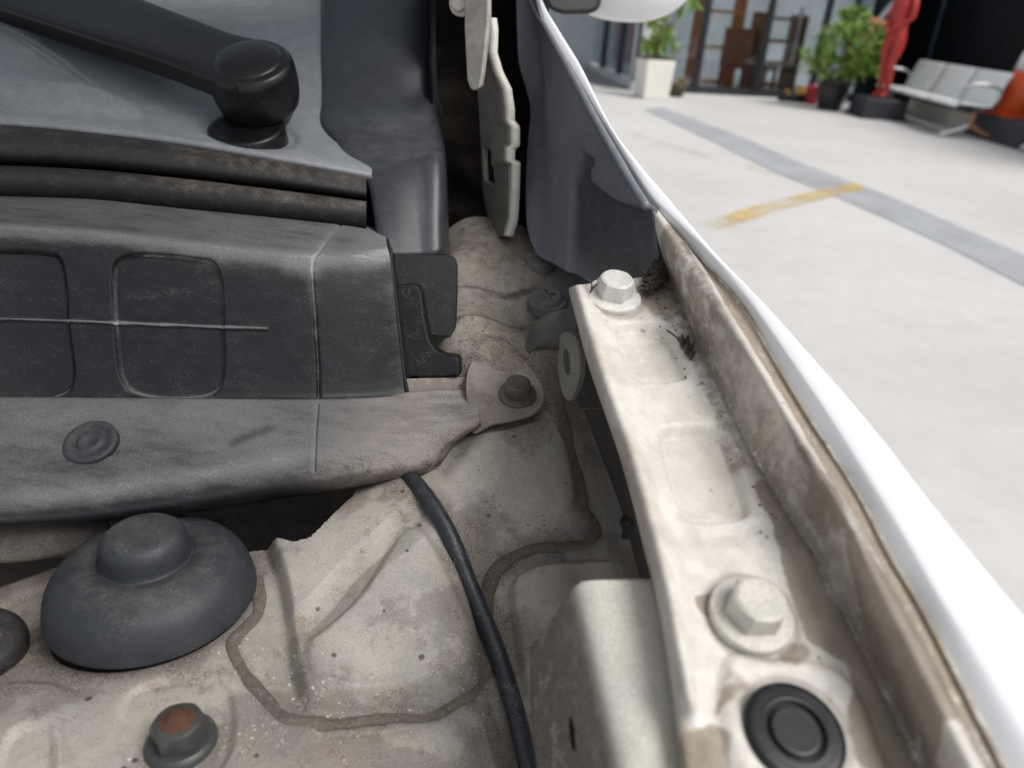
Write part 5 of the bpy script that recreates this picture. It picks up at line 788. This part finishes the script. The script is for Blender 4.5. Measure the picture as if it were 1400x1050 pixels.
for k, (dx, dy, h) in enumerate(((-.2, 0, .5), (.22, .1, .55), (.05, -.15, .7), (.3, -.1, .35), (-.35, .1, .3))):
    link('branch', tube_mesh([tuple(pb+Vector((0, 0, .40))), tuple(pb+Vector((dx*.4, dy*.4, .55))), tuple(pb+Vector((dx, dy, .45+h*.8)))], .018, 6, 12, up=(1, .1, 0)), M_brown, bush)
foliage(pb+Vector((.12, 0, .5)), [(-.42, 0, .22, .20), (-.15, .05, .12, .2), (-.22, 0, .62, .22), (.15, 0, .66, .22), (.42, 0, .58, .2), (.0, -.1, .38, .24), (.35, 0, .28, .2), (.5, .1, .36, .16), (.18, -.1, .15, .14), (-.02, .1, .85, .15)], 1100, .085, M_leaf, bush, 3)
wp = Vector((1.8047,12.8289,0))
wpl = thing('white_planter', 'tall square white planter at the shop corner', 'plant pot', wp)
def frust(c, w0, w1, h, rz, mat, parent, name, z0=0):
    v = [Matrix.Translation(c) @ Matrix.Rotation(rz, 4, 'Z') @ Vector((i*w_, j*w_, z)) for w_, z in ((w0/2, z0), (w1/2, z0+h)) for i, j in ((-1, -1), (1, -1), (1, 1), (-1, 1))]
    return bevel(link(name, mesh(v, [(0, 3, 2, 1), (4, 5, 6, 7), (0, 1, 5, 4), (1, 2, 6, 5), (2, 3, 7, 6), (3, 0, 4, 7)]), mat, parent, smooth=False), .02, 3)
frust(wp, .42, .47, .56, FA, plain('white_ceramic', (.72, .70, .64), .4, .04), wpl, 'pot_body'); frust(wp, .40, .42, .03, FA, M_dirt, wpl, 'soil', .57)
ppl = thing('leafy_plant', 'tall thin green plant in the white planter', 'plant', wp+Vector((0, 0, .6)))
for k, (dx, h) in enumerate(((-.12, .75), (.1, .55), (.3, .8), (-.02, .4))): link('stem', tube_mesh([tuple(wp+Vector((dx*.2, 0, .58))), tuple(wp+Vector((dx*.5, 0, .58+h*.5))), tuple(wp+Vector((dx, 0, .58+h)))], .014, 6, 12, up=(1, .1, 0)), M_brown, ppl)
foliage(wp+Vector((0, 0, .6)), [(-.15, 0, .62, .14), (-.02, 0, .4, .12), (.08, 0, .2, .12), (-.1, .05, .18, .1), (.36, 0, .72, .14), (.0, 0, .75, .1)], 420, .075, M_leaf, ppl, 5)
sp_ = Vector((2.295,13.3952,0))
spt = thing('small_pot', 'small dark pot with yellowish plants beside the white planter', 'plant pot', sp_)
link('pot_body', lathe_mesh(sp_, (0, 0, 1), [(.10, 0), (.15, .13), (.16, .16), (.13, .16)], 24), plain('brown_pot', (.06, .045, .03), .7), spt)
foliage(sp_+Vector((0, 0, .18)), [(0, 0, .02, .12)], 90, .05, plain('yellow_leaf', (.22, .19, .04), .6), spt, 8)
fp_ = Vector((4.4545,14.1473,0))
fpt = thing('flower_tray', 'tray of yellow and red flowers at the foot of the shop glass', 'plant pot', fp_)
bevel(box(fp_+Vector((0, 0, .06)), (.55, .2, .12), FA, fpt, 'tray', plain('tray_black', (.02, .02, .02), .6)), .01)
foliage(fp_+Vector((0, 0, .15)), [(-.12, 0, .02, .1), (.12, 0, .02, .1)], 120, .045, plain('flower_yellow', (.55, .32, .03), .6), fpt, 9)
rp_ = Vector((4.6775,13.9745,0))
rpt = thing('red_bucket', 'small red bucket beside the black pot', 'bucket', rp_)
link('bucket_body', lathe_mesh(rp_, (0, 0, 1), [(.09, 0), (.12, .26), (.13, .27), (.125, .29), (.11, .28), (.08, .05)], 24), plain('bucket_red', (.5, .03, .05), .5), rpt)
link('handle', tube_mesh([tuple(rp_+Vector((-.12, 0, .27))), tuple(rp_+Vector((0, -.02, .36))), tuple(rp_+Vector((.12, 0, .27)))], .008, 6, 16, up=(0, 1, 0)), M_frame, rpt)
gp = Vector((5.4633,14.7256,0))
pst = thing('slanted_pole', 'slanted grey pole with an orange bracket behind the bush', 'pole', gp)
g0 = fac(3.75, .35, 0)
link('pole_tube', tube_mesh([tuple(g0), tuple(g0+Vector((.10, -.02, .8))), tuple(g0+Vector((.25, -.03, 1.3))), tuple(g0+Vector((.75, -.05, 2.1)))], .05, 10, 40, up=(0, 1, 0)), M_chrome, pst)
bevel(link('orange_bracket', plate_mesh([tuple(g0+Vector(v)) for v in ((.05, -.08, 1.0), (.14, -.08, 1.02), (.42, -.08, 1.34), (.10, -.08, 1.40))], (0, 1, 0), .1), plain('peach_paint', (.62, .30, .14), .5), pst, smooth=False), .01)

# ================================================================== debris lying on the fender flange
def leaf_litter(name, pts, n, size, label, seed, flat=.5):
    r = np.random.default_rng(seed); V = []; F = []; p = A3(pts)
    for k in range(n):
        wts = r.dirichlet(np.ones(len(p))*.8); c = wts @ p+A3(NR)*(.0005+r.random()*.0035); nrm = A3(NR)+r.normal(size=3)*flat; nrm /= np.linalg.norm(nrm)
        u = np.cross(nrm, r.normal(size=3)); u /= np.linalg.norm(u); v = np.cross(nrm, u); s = size*(.4+r.random()); i = len(V); t = s*(.25+.4*r.random())
        V += [c-u*s, c-v*t+nrm*s*.2, c+u*s, c+v*t+nrm*s*.25, c+nrm*s*.45]; F += [(i, i+1, i+4), (i+1, i+2, i+4), (i+2, i+3, i+4), (i+3, i, i+4)]
    return link(name, mesh(V, F), M_dirt, smooth=False, label=label)
o = leaf_litter('dirt_clump', [(0.0525,0.3499,1.0827),(0.0555,0.3414,1.0802),(0.0608,0.3392,1.0792),(0.0668,0.3449,1.0806),(0.0712,0.3538,1.0829),(0.0702,0.3594,1.0898),(0.0678,0.3629,1.0951),(0.0654,0.3646,1.0937),(0.0641,0.3591,1.0879)], 1500, .0017, 'clump of dark dry dirt and twigs packed behind the fender bolt', 4, .9); o['category'] = 'debris'; o['kind'] = 'stuff'
# one curled leaf with a lumpy rolled blade
V = []
for a in np.linspace(0, 1, 26):
    row = []
    for b in np.linspace(-1, 1, 17):
        wdt = .0042*math.sin(math.pi*min(1, max(0, a*.92+.04)))**.6; c = A3((0.0718,0.3147,1.0718))*(1-a)+A3((0.0763,0.3036,1.0683))*a
        sd_ = A3((.75, .6, .1))*wdt*b*math.cos(b*.9); row.append(c+sd_+A3(NR)*(.0030*abs(b)**1.5*(1+.5*math.sin(a*17+b*3))+.0009*math.sin(a*31)*math.cos(b*7)))
    V.append(row)
lf = link('dry_leaf', grid_mesh(A3(V)), M_dirt, None, 'crumpled dark dry leaf on the fender flange'); solid(lf, .0005, 0); lf['category'] = 'leaf'
link('stalk', tube_mesh([(0.0672,0.3206,1.0735),(0.0689,0.3154,1.074),(0.0725,0.3146,1.0715)], .0004, 6, 16), M_dirt, lf)
for k, pts in enumerate(([(0.0325,0.3384,1.0815),(0.0344,0.3411,1.0843),(0.0382,0.3366,1.089)], [(0.0332,0.3397,1.0818),(0.0329,0.3382,1.0866),(0.029,0.3318,1.0912)])):
    tw = link('twig', tube_mesh(pts, .00035, 6, 20), M_dirt, None, 'thin dry twig caught beside the %s' % ('painted bolt' if k == 0 else 'painted bolt, standing upright')); tw['category'] = 'twig'

# loose grit on the apron and on the flange
def grit(name, poly, n, lo, hi, zf, mat, label, seed):
    r = np.random.default_rng(seed); p = A3(poly); V = []; F = []
    i = r.integers(len(p)-1, size=n); cs = p[i]+(p[i+1]-p[i])*r.random((n, 1))+r.normal(size=(n, 3))*A3((.006, .006, 0)); zs = zf(cs[:, 0], cs[:, 1])
    for k in range(n):
        c = cs[k]; z = zs[k]; s = lo+(hi-lo)*r.random()**3; j = len(V)
        q = r.normal(size=(6, 3)); base = A3(((1, 0, 0), (-1, 0, 0), (0, 1, 0), (0, -1, 0), (0, 0, 1), (0, 0, -1)))*(s*(.6+.6*r.random((6, 1))))+q*s*.15
        V += list(base*A3((1, 1, .7))+A3((c[0], c[1], z+s*.25))); F += [(j+a, j+b, j+c_) for a, b, c_ in ((0, 2, 4), (2, 1, 4), (1, 3, 4), (3, 0, 4), (2, 0, 5), (1, 2, 5), (3, 1, 5), (0, 3, 5))]
    o = link(name, mesh(V, F), mat, None, label, smooth=False, kind='stuff'); o['category'] = 'grit'; return o
pr_, pn_ = A3((0.0439,0.3418,1.0798)), A3(NR)
rail_z = lambda x, y: pr_[2]-((x-pr_[0])*pn_[0]+(y-pr_[1])*pn_[1])/pn_[2]+.0003
grit('floor_grit', [(-0.0409,0.4206,1.0098),(-0.0235,0.4183,1.017),(-0.0257,0.402,1.0006),(-0.0179,0.4069,1.0084),(-0.0025,0.4419,1.0161),(0.0187,0.4455,1.0089),(0.0219,0.4114,1.005),(0.0283,0.3895,0.9927),(0.0395,0.3529,0.9727),(0.0438,0.3215,0.9555),(0.021,0.308,0.9569),(-0.0097,0.3196,0.9679),(-0.0294,0.4325,1.0249),(0.0158,0.4653,1.0156),(-0.0313,0.4528,1.0265),(-0.0047,0.4814,1.0282)], 700, .0002, .0011, apron_z, M_baydust, 'loose tan grit scattered on the apron around the cowl bolt', 11)
grit('flange_grit', [(0.0584,0.3414,1.079),(0.067,0.3415,1.0785),(0.0732,0.3346,1.0762),(0.0681,0.3284,1.0747),(0.0742,0.3003,1.0662),(0.0847,0.2763,1.0587),(0.0923,0.2308,1.0451),(0.0984,0.2164,1.0406),(0.0989,0.1869,1.032),(0.0994,0.1752,1.0286)], 260, .0002, .0008, rail_z, M_dirt, 'dark dirt crumbs along the foot of the flange wall', 12)
grit('tower_grit', [(-0.1204,0.1828,0.9471),(-0.0956,0.1873,0.9481),(-0.0795,0.204,0.9471),(-0.0686,0.205,0.9451),(-0.043,0.2194,0.9328),(-0.008,0.2334,0.9311),(-0.0061,0.2468,0.9341),(-0.0976,0.2235,0.9452),(-0.107,0.2421,0.9456)], 320, .0002, .0008, apron_z, M_light, 'pale grit lying along the seam near the strut nut', 13)
